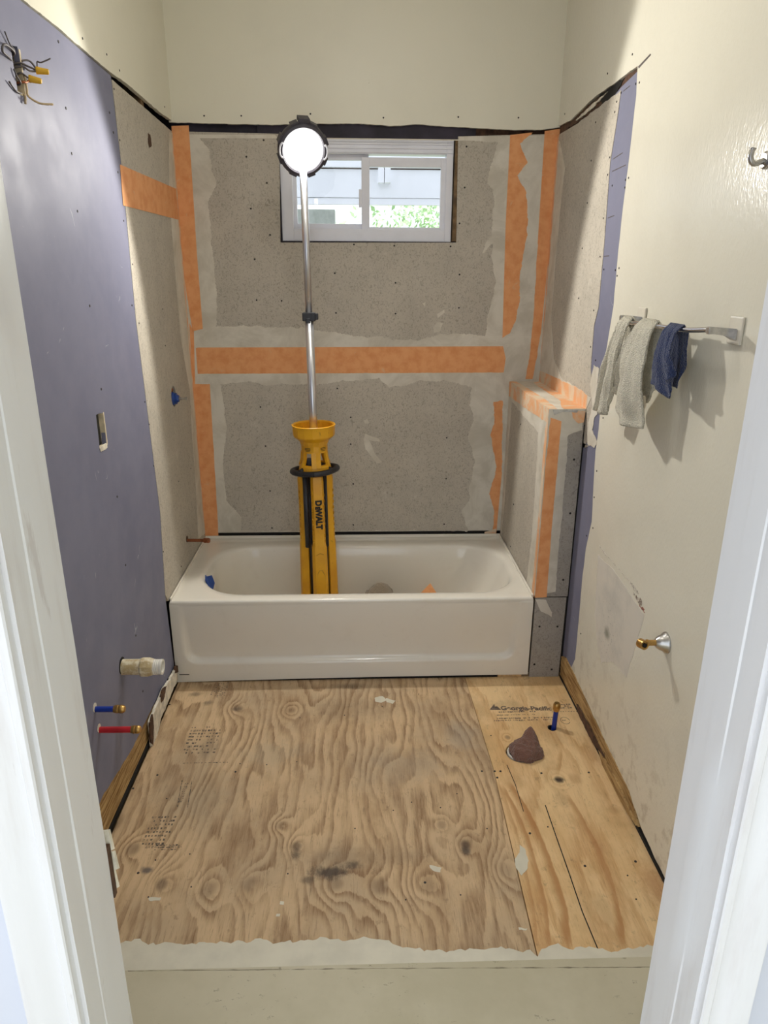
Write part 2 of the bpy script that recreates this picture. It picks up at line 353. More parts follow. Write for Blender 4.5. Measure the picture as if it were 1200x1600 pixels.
def box(bm, a, b, bev=0.0):
    r = bmesh.ops.create_cube(bm, size=1); vs = r['verts']
    for v in vs:
        v.co = Vector([(a[i]+b[i])/2 + v.co[i]*abs(b[i]-a[i]) for i in range(3)])
    if bev:
        es = list({e for v in vs for e in v.link_edges})
        bmesh.ops.bevel(bm, geom=es, offset=bev, segments=2, affect='EDGES', profile=.6)
def boxo(name, a, b, mat, parent=None, bev=0.0, **kw):
    bm = bmesh.new(); box(bm, a, b, bev); return link(name, frombm(name, bm), mat, parent, **kw)
PLN = {'B': (1, 0.0, -1, (0, 2)), 'L': (0, 0.0, 1, (1, 2)), 'R': (0, W, -1, (1, 2)), 'F': (2, 0.0, 1, (0, 1)),
       'G': (0, WT, -1, (1, 2)), 'H': (1, -D, -1, (0, 2)), 'C': (2, ZP, 1, (0, 1))}
def jag(poly, seed=0, step=.012):
    """poly mixes (u,v) points with numbers; a number sets the raggedness of the edges that follow"""
    r = random.Random(seed); amp = 0; pts = []; amps = []
    for p in poly:
        if isinstance(p, (int, float)): amp = p
        else: pts.append(Vector(p)); amps.append(amp)
    out = []; ph = r.uniform(0, 100)
    for i, a in enumerate(pts):
        b = pts[(i+1) % len(pts)]; am = amps[i]; L = (b-a).length
        out.append(a)
        if am and L > step*1.6:
            n = int(L/step); nn = Vector((-(b-a).y, (b-a).x))/L
            for k in range(1, n):
                t = k/n
                q = mnoise.noise(Vector((ph + (a.x+(b.x-a.x)*t)*22, (a.y+(b.y-a.y)*t)*22, seed)))*1.5 + r.uniform(-.45, .45)
                out.append(a.lerp(b, t + r.uniform(-.3, .3)/n) + nn*am*q)
    return [tuple(p) for p in out]
def slab(name, pl, outer, proud, th, mat, parent=None, holes=(), seed=1, step=.012, **kw):
    ax, val, sg, (i, j) = PLN[pl]
    loops = [jag(outer, seed, step)] + [jag(h, seed+7+k, step) for k, h in enumerate(holes)]
    tri = tessellate_polygon([[Vector((p[0], p[1], 0)) for p in lp] for lp in loops])
    flat = [p for lp in loops for p in lp]; n = len(flat); vs = []
    for c in (val+sg*proud, val+sg*(proud-th)):
        for p in flat:
            v = [0, 0, 0]; v[ax] = c; v[i] = p[0]; v[j] = p[1]; vs.append(tuple(v))
    fs = [tuple(t) for t in tri] + [tuple(q+n for q in reversed(t)) for t in tri]
    s = 0
    for lp in loops:
        m = len(lp)
        for k in range(m): a, b = s+k, s+(k+1) % m; fs.append((a, b, b+n, a+n))
        s += m
    bm = bmesh.new(); bv = [bm.verts.new(v) for v in vs]
    for f in fs:
        if len(set(f)) < 3: continue
        try: bm.faces.new([bv[q] for q in f])
        except ValueError: pass
    return link(name, frombm(name, bm), mat, parent, **kw)
def P3(pl, p, proud=0.0):
    ax, val, sg, (i, j) = PLN[pl]; v = [0, 0, 0]; v[ax] = val+sg*proud; v[i] = p[0]; v[j] = p[1]; return Vector(v)
_scr = {}
def screws(pl, pts, proud, parent, r=.0036, name='screw'):
    """small countersunk heads, one object each, sharing one mesh per wall"""
    for p in pts:
        key = (pl, r)
        if key not in _scr:
            ax, val, sg, ij = PLN[pl]; bm = bmesh.new()
            bmesh.ops.create_cone(bm, cap_ends=True, segments=10, radius1=r*1.15, radius2=r, depth=.0016)
            Z = Vector((0, 0, 0)); Z[ax] = sg
            bm.transform(Vector((0, 0, 1)).rotation_difference(Z).to_matrix().to_4x4())
            me = frombm(name, bm); me.materials.append(M['screw']); _scr[key] = me
        o = bpy.data.objects.new(name, _scr[key]); COL.objects.link(o); o.location = P3(pl, p, proud); o.parent = parent
def tube(bm, pts, r, seg=10, caps=True):
    pts = [Vector(p) for p in pts]; rs = r if isinstance(r, (list, tuple)) else [r]*len(pts)
    prev = None; rings = []; nrm = None
    for i, p in enumerate(pts):
        t = (pts[min(i+1, len(pts)-1)] - pts[max(i-1, 0)])
        if t.length < 1e-9: t = Vector((0, 0, 1))
        t.normalize()
        if nrm is None: nrm = t.orthogonal().normalized()
        else: nrm = (nrm - t*nrm.dot(t)).normalized()
        bn = t.cross(nrm)
        rings.append([bm.verts.new(p + (nrm*math.cos(2*math.pi*k/seg) + bn*math.sin(2*math.pi*k/seg))*rs[i]) for k in range(seg)])
    for a, b in zip(rings, rings[1:]):
        for k in range(seg): bm.faces.new((a[k], a[(k+1) % seg], b[(k+1) % seg], b[k]))
    if caps:
        bm.faces.new(rings[0][::-1]); bm.faces.new(rings[-1])
def smoothpath(pts, n=8):
    pts = [Vector(p) for p in pts]; P = [pts[0]*2-pts[1]] + pts + [pts[-1]*2-pts[-2]]; out = []
    for i in range(1, len(P)-2):
        for k in range(n):
            t = k/n; a, b, c, d = P[i-1], P[i], P[i+1], P[i+2]
            out.append(.5*((2*b) + (c-a)*t + (2*a-5*b+4*c-d)*t*t + (3*b-a-3*c+d)*t**3))
    out.append(pts[-1]); return out
def tubeo(name, pts, r, mat, parent=None, seg=10, smooth=True, **kw):
    bm = bmesh.new(); tube(bm, pts, r, seg); return link(name, frombm(name, bm), mat, parent, smooth=smooth, **kw)
def autosmooth(o, ang=40):
    me = o.data; me.polygons.foreach_set('use_smooth', [True]*len(me.polygons))
    bm = bmesh.new(); bm.from_mesh(me)
    for e in bm.edges:
        if len(e.link_faces) == 2 and e.calc_face_angle(0) > math.radians(ang): e.smooth = False
    bm.to_mesh(me); bm.free(); return o
def lathe(prof, axis_o, axis_d, seg=24):
    """prof: (radius, height) pairs turned about the axis"""
    bm = bmesh.new(); d = Vector(axis_d).normalized(); o = Vector(axis_o); n = d.orthogonal().normalized(); b = d.cross(n); rings = []
    for r, h in prof:
        if r < 1e-6: rings.append([bm.verts.new(o+d*h)])
        else: rings.append([bm.verts.new(o + d*h + (n*math.cos(2*math.pi*k/seg)+b*math.sin(2*math.pi*k/seg))*r) for k in range(seg)])
    for p, q in zip(rings, rings[1:]):
        for k in range(seg):
            k2 = (k+1) % seg
            if len(p) == 1 and len(q) > 1: bm.faces.new((p[0], q[k], q[k2]))
            elif len(q) == 1 and len(p) > 1: bm.faces.new((p[k], q[0], p[k2]))
            elif len(p) > 1: bm.faces.new((p[k], q[k], q[k2], p[k2]))
    return bm
def latheo(name, prof, ao, ad, mat, parent=None, seg=24, ang=35, **kw):
    return autosmooth(link(name, frombm(name, lathe(prof, ao, ad, seg)), mat, parent, **kw), ang)
def textmesh(name, body, size, mat, parent, origin, right, up, fat=0.0, depth=.0002, align='CENTER', sx=1.0):
    cu = bpy.data.curves.new(name, 'FONT'); cu.body = body; cu.size = size; cu.offset = fat; cu.extrude = depth; cu.align_x = align; cu.align_y = 'CENTER'
    cu.space_character = 1.0; tmp = bpy.data.objects.new('tmp', cu); COL.objects.link(tmp)
    bpy.context.view_layer.update(); dg = bpy.context.evaluated_depsgraph_get()
    me = bpy.data.meshes.new_from_object(tmp.evaluated_get(dg)); bpy.data.objects.remove(tmp)
    r = Vector(right).normalized(); u = Vector(up).normalized(); n = r.cross(u)
    R = Matrix((r*sx, u, n)).transposed().to_4x4(); R.translation = Vector(origin)
    me.transform(R); me.materials.clear(); return link(name, me, mat, parent)

# ------------------------------------------------------------------ setting: back wall
wb = boxo('wall_back', (-.12, .052, 2.235), (W+.12, .14, ZC), 'void', kind='structure', label='back wall of the tub alcove, cream paint above grey cement board')
for a, b in (((-.12, .09, -.02), (.45, .14, 2.235)), ((1.243, .09, -.02), (W+.12, .14, 2.235)), ((.45, .09, -.02), (1.243, .14, 1.80))):
    boxo('sheathing', a, b, 'felt', wb)
for x in (.0, .41, 1.256, 1.63): boxo('stud', (x-.019, .0135, 0), (x+.019, .089, 2.233), 'oldwood', wb)
boxo('header', (.36, .016, 2.231), (1.31, .05, 2.30), 'felt', wb)
boxo('top_plate', (-.01, .03, 2.236), (.36, .05, 2.33), 'felt', wb)
boxo('top_plate', (1.31, .03, 2.236), (W+.01, .05, 2.33), 'rust', wb)
tb = .0127
slab('painted_drywall', 'B', [.0015, (-0.0099, 2.2808), (0.1686, 2.2780), (0.4136, 2.2760), (0.6329, 2.2834), (0.7978, 2.2853), (0.9413, 2.2772), (1.0464, 2.2857), (1.1576, 2.2796), (1.2970, 2.2738), (1.4651, 2.2683), (1.5914, 2.2698), (1.6833, 2.2807), 0, (W+.0, ZC), (-.0, ZC)], .001, tb, 'paint', wb, seed=3)
slab('cement_board', 'B', [(-0.0076, 2.2467), .0008, (0.4559, 2.2421), 0, (0.4428, 1.8043), (1.2395, 1.8094), (1.2314, 2.2409), .0008, (1.6798, 2.2558), 0, (W, 1.285), (0, 1.285)], 0, tb, 'board', wb, seed=4, step=.02)
slab('cement_board', 'B', [(0, 1.281), (W, 1.281), (W, .412), (0, .412)], 0, tb, 'board', wb)
# dried thinset bands with the bare board showing through two ragged islands
slab('thinset', 'B', [(.002, .414), (.002, 2.235), .001, (.44, 2.237), 0, (.445, 2.2285), (1.235, 2.2285), (1.235, 2.24), .001, (W-.002, 2.25), 0, (W-.002, .414)], .0012, .0012, 'thinset', wb, seed=5, step=.0045,
     holes=[[.0055, (0.1153, 2.2211), (0.1559, 2.1795), (0.1551, 2.0943), (0.1737, 2.0436), (0.1316, 1.9660), (0.1387, 1.8716), (0.1352, 1.7455), (0.1417, 1.6357), (0.1424, 1.5233), (0.1275, 1.4373), (0.2640, 1.4406), (0.5374, 1.4296), (0.7858, 1.3952), (0.9126, 1.3866), (1.0644, 1.3751),
             (1.1398, 1.3959), (1.2671, 1.4079), (1.3926, 1.3964), (1.4003, 1.4814), (1.4310, 1.6361), (1.4007, 1.7530), (1.4066, 1.8078), (1.3590, 1.7610), (1.3982, 1.8538), (1.3991, 1.9421), (1.4001, 2.0288), (1.3643, 2.0545), (1.3924, 2.1674), (1.4063, 2.2204), 0, (1.30, 2.224), (.46, 2.224)],
            [.0055, (0.1296, 1.1705), (0.2733, 1.1826), (0.3455, 1.1643), (0.4282, 1.1704), (0.6180, 1.1642), (0.7074, 1.1855), (0.8120, 1.1886), (0.8889, 1.2008), (0.9386, 1.1517), (1.0158, 1.1640), (1.0928, 1.1885), (1.2232, 1.1824), (1.3396, 1.1515), (1.3309, 1.0673), (1.3566, 0.9881), (1.3315, 0.9079),
             (1.3725, 0.7832), (1.3495, 0.6458), (1.3522, 0.5843), (1.3156, 0.5155), (1.3531, 0.4135), 0, (0.1851, 0.4233), .0035, (0.1895, 0.4962), (0.1208, 0.5823), (0.1148, 0.7758), (0.1453, 0.9498), (0.1410, 1.0690)]])
for pts, sd in (([(0.8233, 0.9255), (0.8897, 0.8996), (0.8961, 0.8866), (0.8422, 0.8933), (0.8740, 0.8183), (0.9060, 0.7820), (0.8804, 0.7755), (0.8231, 0.8479), (0.8138, 0.8998)], 1), ([(0.8142, 0.9925), (0.8330, 0.9988), (0.8424, 0.9798), (0.8235, 0.9766)], 2),
                ([(1.1652, 1.4604), (1.1896, 1.4546), (1.1787, 1.4166), (1.1485, 1.4106), (1.1448, 1.4370)], 3), ([(1.1612, 1.4952), (1.1937, 1.5155), (1.1970, 1.5039), (1.1647, 1.4778)], 4), ([(1.0909, 1.5438), (1.1057, 1.5496), (1.1032, 1.5295)], 5)):
    slab('thinset_smear', 'B', [.0012]+pts, .0010, .0010, 'thinset', wb, seed=sd+40, step=.004)
# orange waterproofing tape
slab('seam_tape', 'B', [.0015, (0.0278, 1.3380), 0, (0.0400, 1.3409), (1.4810, 1.3491), .001, (1.4968, 1.2921), (1.4916, 1.2253), 0, (0.0273, 1.2189)], .0018, .0006, 'tape', wb, seed=11, step=.006)
slab('corner_tape', 'B', [(-0.0004, 2.2663), (0.0730, 2.2696), (0.0664, 1.7451), .001, (0.0674, 1.4256), (0.0192, 1.4139), 0, (-0.0014, 1.6902), (-0.0045, 2.0087)], .0020, .0008, 'tape', wb, seed=12)
slab('corner_tape', 'B', [.001, (0.0083, 1.1705), (0.0810, 1.1705), 0, (0.0675, 0.3716), (-0.0013, 0.3687), (-0.0004, 0.7926)], .0018, .0006, 'tape', wb, seed=13)
slab('corner_tape', 'B', [(0.0075, 1.4514), (0.0251, 1.4139), (0.0113, 1.1705), (-0.0045, 0.3688), (-0.0111, 0.3688), (-0.0047, 1.0475)], .0020, .0008, 'tape', wb)
slab('seam_tape', 'B', [(1.4580, 2.2484), .004, (1.5556, 2.2594), (1.5025, 2.2139), (1.5417, 2.1384), (1.4996, 2.0867), (1.5442, 2.0223), (1.5614, 1.9034), (1.5544, 1.7951), (1.5393, 1.6704), (1.5469, 1.5569), (1.5346, 1.4701), (1.5109, 1.4114), 0, (1.4757, 1.3877), (1.4603, 1.8892)], .0020, .0008, 'tape', wb, seed=14, step=.006)
slab('seam_tape', 'B', [.003, (1.4497, 1.0829), (1.4935, 1.0891), 0, (1.5123, 0.7192), (1.5018, 0.3873), .0035, (1.4850, 0.3875), (1.4846, 0.5142), (1.4558, 0.6179), (1.4843, 0.7528), (1.4593, 0.8521), (1.4429, 0.9172), (1.4585, 0.9815)], .0018, .0007, 'tape', wb, seed=15, step=.006)
slab('seam_tape', 'B', [.002, (1.4404, 0.4056), (1.4997, 0.4229), 0, (1.5022, 0.3802), (1.4417, 0.3807)], .0019, .0006, 'tape_smear', wb, seed=16, step=.006)
slab('corner_tape', 'B', [(1.6086, 2.2650), (1.6781, 2.2757), 0, (1.6661, 1.9442), (1.6669, 1.7545), .002, (1.6579, 1.4118), (1.6340, 1.1946), (1.5996, 1.1946), (1.6113, 1.2922), (1.6168, 1.4704), 0, (1.6123, 1.8091)], .0021, .0008, 'tape', wb, seed=17)
screws('B', [(0.3243, 1.7330), (0.6853, 1.6744), (0.9646, 1.6339), (1.2596, 1.6718), (0.3235, 1.5552), (0.4381, 1.5528), (0.6882, 1.4994), (0.9660, 1.4974), (1.2625, 1.5243), (0.6884, 1.1488), (0.3157, 1.0595), (0.7517, 1.0085), (0.3308, 0.8660), (0.7503, 0.8742), (1.2264, 0.9049),
             (0.3420, 0.6350), (0.7611, 0.6695), (1.2303, 0.6938), (0.3424, 0.4359), (0.7591, 0.4500), (1.2285, 0.4498), (0.3888, 2.2167), (0.3944, 2.0482), (0.3984, 1.8362), (0.7743, 1.7983), (0.9571, 1.7940), (1.2138, 1.7929), (0.5633, 1.7942), (0.9646, 1.6339), (1.2509, 1.8904), (1.2679, 2.0380), (1.2695, 2.2013), (0.3109, 2.1512), (0.3187, 1.9441)], .0012, wb)
screws('B', [(0.5928, 2.3194), (0.9053, 2.3086), (1.2285, 2.3149), (0.1410, 2.3068), (0.2983, 2.3086), (1.4900, 2.3155)], .0022, wb, .0032)
# dark joint under the board where it meets the tub flange
boxo('joint', (.02, -.0004, .3995), (1.50, .012, .4115), 'gap', wb)

# ------------------------------------------------------------------ window
wn = empty('window_1', (.85, .04, 1.82), kind='structure', label='small white vinyl sliding window high in the back wall')
def W1(name, a, b, mat, parent=wn, bev=0.0, **kw):
    o = boxo(name, a, b, mat, None, bev, **kw); 
    if parent is wn: attach(o, wn)
    else: o.parent = parent
    return o
VX0, VX1, VZ0, VZ1 = .452, 1.216, 1.812, 2.234
def frame(name, x0, x1, z0, z1, y0, y1, l, r, b, t, mat, bev=.002):
    bm = bmesh.new()
    box(bm, (x0, y0, z0), (x0+l, y1, z1), bev); box(bm, (x1-r, y0, z0), (x1, y1, z1), bev)
    box(bm, (x0+l, y0+.0005, z0), (x1-r, y1, z0+b), bev); box(bm, (x0+l, y0+.0005, z1-t), (x1-r, y1, z1), bev)
    return attach(link(name, frombm(name, bm), mat), wn)
frame('window_frame', VX0, VX1, VZ0, VZ1, .020, .088, .052, .030, .052, .062, 'vinyl')
for k in range(3): attach(boxo('frame_ridge', (VX0+.01, .0155, 2.176+k*.016), (VX1-.006, .0205, 2.182+k*.016), 'vinyl', bev=.001), wn)
sl = frame('sash', .500, .842, 1.862, 2.172, .052, .072, .020, .026, .026, .022, 'vinyl')
sr = frame('sash', .810, 1.190, 1.848, 2.160, .032, .052, .036, .026, .026, .038, 'vinyl')
attach(boxo('pane', (.515, .060, 1.885), (.825, .064, 2.155), 'glass'), wn)
attach(boxo('pane', (.842, .040, 1.870), (1.168, .044, 2.126), 'glass'), wn)
attach(boxo('sash_latch', (.798, .024, 1.955), (.810, .034, 2.03), 'vinyl', bev=.002, label='small white sash latch'), wn)
attach(boxo('trim_strip', (1.221, .004, 1.815), (1.238, .085, 2.226), 'oldwood', label='bare brown wood strip at the right of the window'), wn)
attach(boxo('trim_strip', (.4475, .010, 1.812), (.4525, .085, 2.228), 'felt', label='dark strip at the left of the window'), wn)

boxo('sky_leak_block', (.40, .0135, 1.770), (1.29, .088, 1.8125), 'felt', wb)  # added to stop sky light leaking in under the window frame
# ------------------------------------------------------------------ outside the window: porch, block wall, tree
po = empty('porch_roof', (1, 1.5, 2.1), label='white boarded porch eave seen through the window', cat='porch roof')
def PO(n, a, b, m): attach(boxo(n, a, b, m), po)
PO('fascia_board', (-1.2, 1.50, 2.137), (3.4, 1.54, 2.301), 'soffit'); PO('fascia_board', (-1.2, 1.505, 2.096), (3.4, 1.545, 2.134), 'soffit')
PO('shadow_gap', (-1.2, 1.515, 2.301), (3.4, 1.55, 2.310), 'soffitline'); PO('fascia_board', (-1.2, 1.48, 2.310), (3.4, 1.56, 2.40), 'soffit')
PO('bracket', (.925, 1.455, 2.220), (.962, 1.50, 2.335), 'soffit'); PO('bracket', (.966, 1.455, 2.222), (1.003, 1.50, 2.335), 'soffit')
bw = empty('block_wall', (.3, 1.6, 0), label='pale grey concrete block wall at the lower left outside the window', cat='wall')
for r_ in range(11):
    for c_ in range(5):
        x0 = -1.06 + c_*.38 + (.0 if r_ % 2 else -.19); x1 = min(x0+.375, .668)
        if x1 - x0 > .05: attach(boxo('block', (x0, 1.60, r_*.19), (x1, 1.78, min(r_*.19+.186, 2.075)), 'block', bev=.003), bw)
tr_ = empty('leafy_tree', (1.6, 7, 0), label='bright green leafy tree beyond the porch, behind the right pane', cat='tree')
tubeo('trunk', [(2.1, 7, 0), (2.15, 7, 1.2), (2.1, 7.05, 2.0), (2.0, 7, 3.0)], [.12, .09, .03, .01], 'bark', None); attach(bpy.data.objects['trunk'], tr_)
bm = bmesh.new(); rr = random.Random(3)
for k in range(2600):
    p = Vector((rr.gauss(2.1, .65), rr.gauss(7, .5), rr.gauss(2.45, .5))); s = rr.uniform(.03, .07)
    a = Vector((rr.uniform(-1, 1), rr.uniform(-1, 1), rr.uniform(-1, 1))).normalized()*s; b = a.orthogonal().normalized()*s*.5
    vs = [bm.verts.new(p-a), bm.verts.new(p+b), bm.verts.new(p+a), bm.verts.new(p-b)]; bm.faces.new(vs)
attach(link('foliage', frombm('foliage', bm), 'leaf', kind='stuff'), tr_)
gd = boxo('ground', (-12, .15, -.35), (14, 16, -.25), 'ground', kind='structure')

# ------------------------------------------------------------------ setting: left wall
wl = boxo('wall_left', (-.14, YF, -.02), (-.075, .10, ZC), 'void', kind='structure', label='left wall, lavender drywall and cement board under a cream painted band')
for y in (-2.56, -2.16, -1.76, -1.36, -.765, -.38): boxo('stud', (-.074, y-.019, 0), (-.014, y+.019, ZC-.02), 'oldwood', wl)
slab('painted_drywall', 'L', [.0015, (0, 2.288), (-0.1613, 2.2812), (-0.3359, 2.2821), (-0.5943, 2.2859), (-0.7888, 2.2781), (-1.0636, 2.2803), (-1.2255, 2.2828), (-1.4000, 2.2803), 0, (YF, 2.29), (YF, ZC), (0, ZC)], .003, tb+.003, 'paint', wl, seed=21)
EDGE = [(-0.7789, 2.2715), (-0.7655, 2.0049), (-0.7867, 1.5121), (-0.7331, 0.7733), (-0.7799, 0.4326), (-0.7580, 0.0935)]
holebox = [(-1.5029, 2.1371), (-1.4615, 2.1632), (-1.4442, 2.0693), (-1.4872, 2.0628)]
hb = [(-1.507, 2.160), (-1.470, 2.168), (-1.458, 2.068), (-1.502, 2.064)]
ho = [(-1.2747, 1.2656), (-1.2096, 1.2592), (-1.2231, 1.1568), (-1.2801, 1.1583)]
slab('purple_drywall', 'L', EDGE[:1] + [(-1.0654, 2.2751), (-1.2272, 2.2781), (-1.4015, 2.2760), (YF, 2.285), (YF, .03), .003, (-1.6185, 0.1555), (-1.4752, 0.1337), (-1.3252, 0.1113), (-1.1031, 0.1089), (-0.8628, 0.0968), (-0.7697, 0.0913)] + [0] + EDGE[::-1][:-1], 0, tb, 'purple', wl, seed=22,
     holes=[hb, [.0012]+ho, ], step=.01)
def ell(cy, cz, ry, rz, n=20): return [(cy+ry*math.cos(2*math.pi*k/n), cz+rz*math.sin(2*math.pi*k/n)) for k in range(n)]
VC = (-0.3608, 1.1716)
slab('cement_board', 'L', [.001, (0, 2.245), (-0.7696, 2.2628), 0] + [ (a+.004, b) for a, b in EDGE[1:-1]] + [(-.744, .389), (0, .389)], 0, tb, 'board', wl, seed=23, holes=[ell(VC[0]-.005, VC[1], .040, .044)], step=.02)
slab('thinset', 'L', [(-.002, 2.24), (-.05, 2.235), .002, (-0.1448, 1.9939), (-0.1510, 1.7411), (-0.1558, 1.6364), (-0.1556, 1.3838), (-0.0684, 1.1417), (-0.0983, 0.9526), (-0.1112, 0.6937), (-0.1494, 0.4364), 0, (-.002, .41)], .0012, .0012, 'thinset', wl, seed=24, step=.008)
slab('seam_tape', 'L', [(-0.7829, 2.0122), .001, (0.0086, 2.0200), 0, (0.0094, 1.8950), .001, (-0.7950, 1.8858)], .0016, .001, 'tape', wl, seed=25, step=.01)
slab('corner_tape', 'L', [(-.0005, 2.22), (-.018, 2.22), .002, (-.022, 1.8), (-.016, 1.2), (-.014, .5), 0, (-.0005, .45)], .0020, .0008, 'tape_smear', wl, seed=26, step=.01)
slab('gouge', 'L', [.004, (-0.3933, 2.1721), (-0.3597, 2.1691), (-0.3546, 2.1347), (-0.3952, 2.1197), (-0.4050, 2.1399)], .0006, .0006, 'rust', wl, seed=27, step=.004)
screws('L', [(-0.7598, 2.2378), (-0.7550, 2.0893), (-0.8058, 1.8371), (-0.7563, 1.6991), (-0.8129, 1.5633), (-0.7529, 1.4989), (-0.7825, 1.2194), (-0.7562, 1.1302), (-0.7543, 0.9677), (-0.4160, 1.5328), (-0.4287, 1.3897), (-0.1810, 0.8023), (-0.4156, 0.8079), (-0.7451, 0.6087), (-0.5039, 0.4414)], .0006, wl, .003)
screws('L', [(-1.2086, 2.0931), (-1.2186, 1.8342), (-1.2078, 1.9821), (-1.2043, 2.2498), (-1.2159, 1.5774), (-1.2064, 1.3318), (-1.1828, 0.9785), (-1.1837, 0.7367), (-1.1683, 0.4616), (-1.1659, 0.2334), (-0.8331, 2.1553), (-0.8152, 2.1018), (-0.8124, 1.9853)], .0006, wl, .0035)
screws('L', [(-1.0197, 2.3079), (-0.6894, 2.3073), (-0.8090, 2.3225), (-0.1085, 2.3170)], .0036, wl, .003)
# outlet cutouts with their boxes
def cutbox(name, pts, depth, m1, m2):
    ys = [p[0] for p in pts]; zs = [p[1] for p in pts]; y0, y1, z0, z1 = min(ys), max(ys), min(zs), max(zs)
    bm = bmesh.new(); t = .003; x0, x1 = -depth, -.0008
    box(bm, (x0-t, y0-t, z0-t), (x0, y1+t, z1+t)); o = link(name, frombm(name, bm), m1, wl)
    bm = bmesh.new()
    box(bm, (x0, y1-.0005, z0-t), (-.0128, y1+t, z1+t)); box(bm, (x0, y0-t, z0-t), (-.0128, y0+.0005, z1+t))
    box(bm, (x0, y0, z1-.0005), (-.0128, y1, z1+t)); box(bm, (x0, y0, z0-t), (-.0128, y1, z0+.0005))
    link('box_side', frombm('box_side', bm), m1, o)
    bm = bmesh.new(); box(bm, (-.0150, y1-.0075, z0+.006), (.0012, y1-.001, z1-.004)); box(bm, (-.0150, y0+.001, z0+.001), (.0008, y1-.002, z0+.006))
    link('box_rim', frombm('box_rim', bm), m2, o); return o
cutbox('junction_box', hb, .040, 'gap', 'boxtan')
cutbox('outlet_box', ho, .05, 'boxgrey', 'boxtan')
slab('torn_edge', 'L', [.003, (-1.2832, 1.1651), (-1.2204, 1.1644), (-1.2190, 1.1518), (-1.2769, 1.1516)], .002, .004, 'torn', wl, seed=29, step=.005)
# remains of drywall and the wooden sill plate along the floor
boxo('sill_plate', (-.016, -1.95, .022), (-.002, -1.05, .175), 'plate', wl, label='bare golden wood sill plate below the lavender drywall')
boxo('floor_gap', (-.012, -1.95, .0), (.0, -.745, .022), 'gap', wl)
slab('drywall_scrap', 'L', [.006, (-0.8610, 0.1017), (-0.7716, 0.0863), (-0.7696, 0.0321), (-0.8853, 0.0356), (-1.0238, 0.0309), (-1.1084, -0.0015), (-1.1709, -0.0063), (-1.1650, 0.1018), (-1.1048, 0.1044), (-1.0031, 0.1130)], .014, .010, 'torn', wl, seed=30, step=.01, label='torn cream drywall paper by the tub corner')
slab('rotten_edge', 'L', [.005, (-0.9896, 0.1244), (-0.9382, 0.1088), (-0.9865, 0.0816), (-1.0216, 0.0877), (-1.0222, 0.1112)], .016, .006, 'rust', wl, seed=31, step=.008)
slab('rotten_edge', 'L', [.004, (-1.1354, 0.1143), (-1.1373, 0.0624), (-1.1685, 0.0004), (-1.1907, 0.0313), (-1.1732, 0.1021)], .016, .006, 'rust', wl, seed=32, step=.008)
slab('rotten_edge', 'L', [.003, (-0.7953, 0.1098), (-0.7580, 0.0935), (-0.7584, 0.0626), (-0.8045, 0.0848)], .016, .006, 'rust', wl, seed=33, step=.006)

# ------------------------------------------------------------------ setting: right wall
wr = boxo('wall_right', (W+.075, YF, -.02), (W+.14, .10, ZC), 'void', kind='structure', label='right wall, glossy cream drywall with a lavender strip and cement board')
for y in (-2.4, -2.0, -1.6, -1.2, -.86, -.45): boxo('stud', (W+.014, y-.019, 0), (W+.074, y+.019, ZC-.02), 'oldwood', wr)
STR = [(-0.9064, 2.2903), (-0.9216, 2.2098), (-0.9182, 2.0329), (-0.9086, 1.8837), (-0.9082, 1.7347), (-0.9173, 1.5692), (-0.9042, 1.4892), (-0.8869, 1.3973), (-0.8770, 1.2985), (-0.8930, 1.2036), (-0.8993, 1.1388), (-0.8897, 1.0548), (-0.9059, 0.9334), (-0.9289, 0.7890), (-0.8965, 0.6696), (-0.8904, 0.5341), (-0.9000, 0.3703), (-0.9063, 0.1844)]
slab('painted_drywall', 'R', [.0015, (0, 2.2855), (-0.1884, 2.2728), (-0.3708, 2.2870), (-0.5195, 2.2941), (-0.7009, 2.2897), (-0.8077, 2.2910), (-0.9064, 2.2903), .0012] + STR[1:] + [(-0.8712, 0.1243), .004, (-1.1389, 0.1000), (-1.3582, 0.0796), (-1.5456, 0.0662), (-1.6559, 0.0277), (-1.7186, 0.0225), 0, (-1.95, .012), (YF, .012), (YF, ZC), (0, ZC)],
     .0035, tb+.0035, 'paint_right', wr, seed=41, step=.015)
slab('purple_drywall', 'R', [(-.60, 2.235), (-0.7638, 2.2643), (-0.9106, 2.2771), (-1.02, 2.26), (-1.02, .06), (-.60, .06)], .0005, tb, 'purple', wr)
slab('cement_board', 'R', [(0, 2.25), .003, (-0.3028, 2.2426), (-0.5690, 2.2492), (-0.7670, 2.2542), 0, (-0.7624, 2.1930), (-0.7300, 2.0380), (-0.7522, 1.7793), (-0.7588, 1.5604), (-0.7291, 1.4927), .002, (-0.7387, 1.3432), (-0.8089, 1.1929), (-0.7949, 1.0919), (-0.7579, 1.0329), 0, (-.80, 1.05), (0, 1.05)], .0025, .0025, 'board', wr, seed=42, step=.02)
slab('plaster_smear', 'R', [.004, (-0.8324, 1.3501), (-0.8294, 1.2916), (-0.8765, 1.2335), (-0.8749, 1.1932), (-0.8387, 1.1696), (-0.8249, 1.1182), (-0.8933, 1.0896), (-0.8662, 1.0589), (-0.7906, 1.0559), (-0.7728, 1.1370), (-0.8053, 1.2043), (-0.7510, 1.2800), (-0.7728, 1.3545)], .0030, .0015, 'thinset', wr, seed=43, step=.008)
slab('thinset', 'R', [(-.002, 2.23), (-.04, 2.22), .003, (-0.1569, 2.1060), (-0.1322, 1.9337), (-0.1230, 1.6980), (-0.1264, 1.4780), (-0.2203, 1.3167), (-0.3654, 1.2511), (-0.7815, 1.2317), (-0.7282, 1.1781), 0, (-.741, 1.182), (-.002, 1.182)], .0038, .0014, 'thinset', wr, seed=44, step=.008)
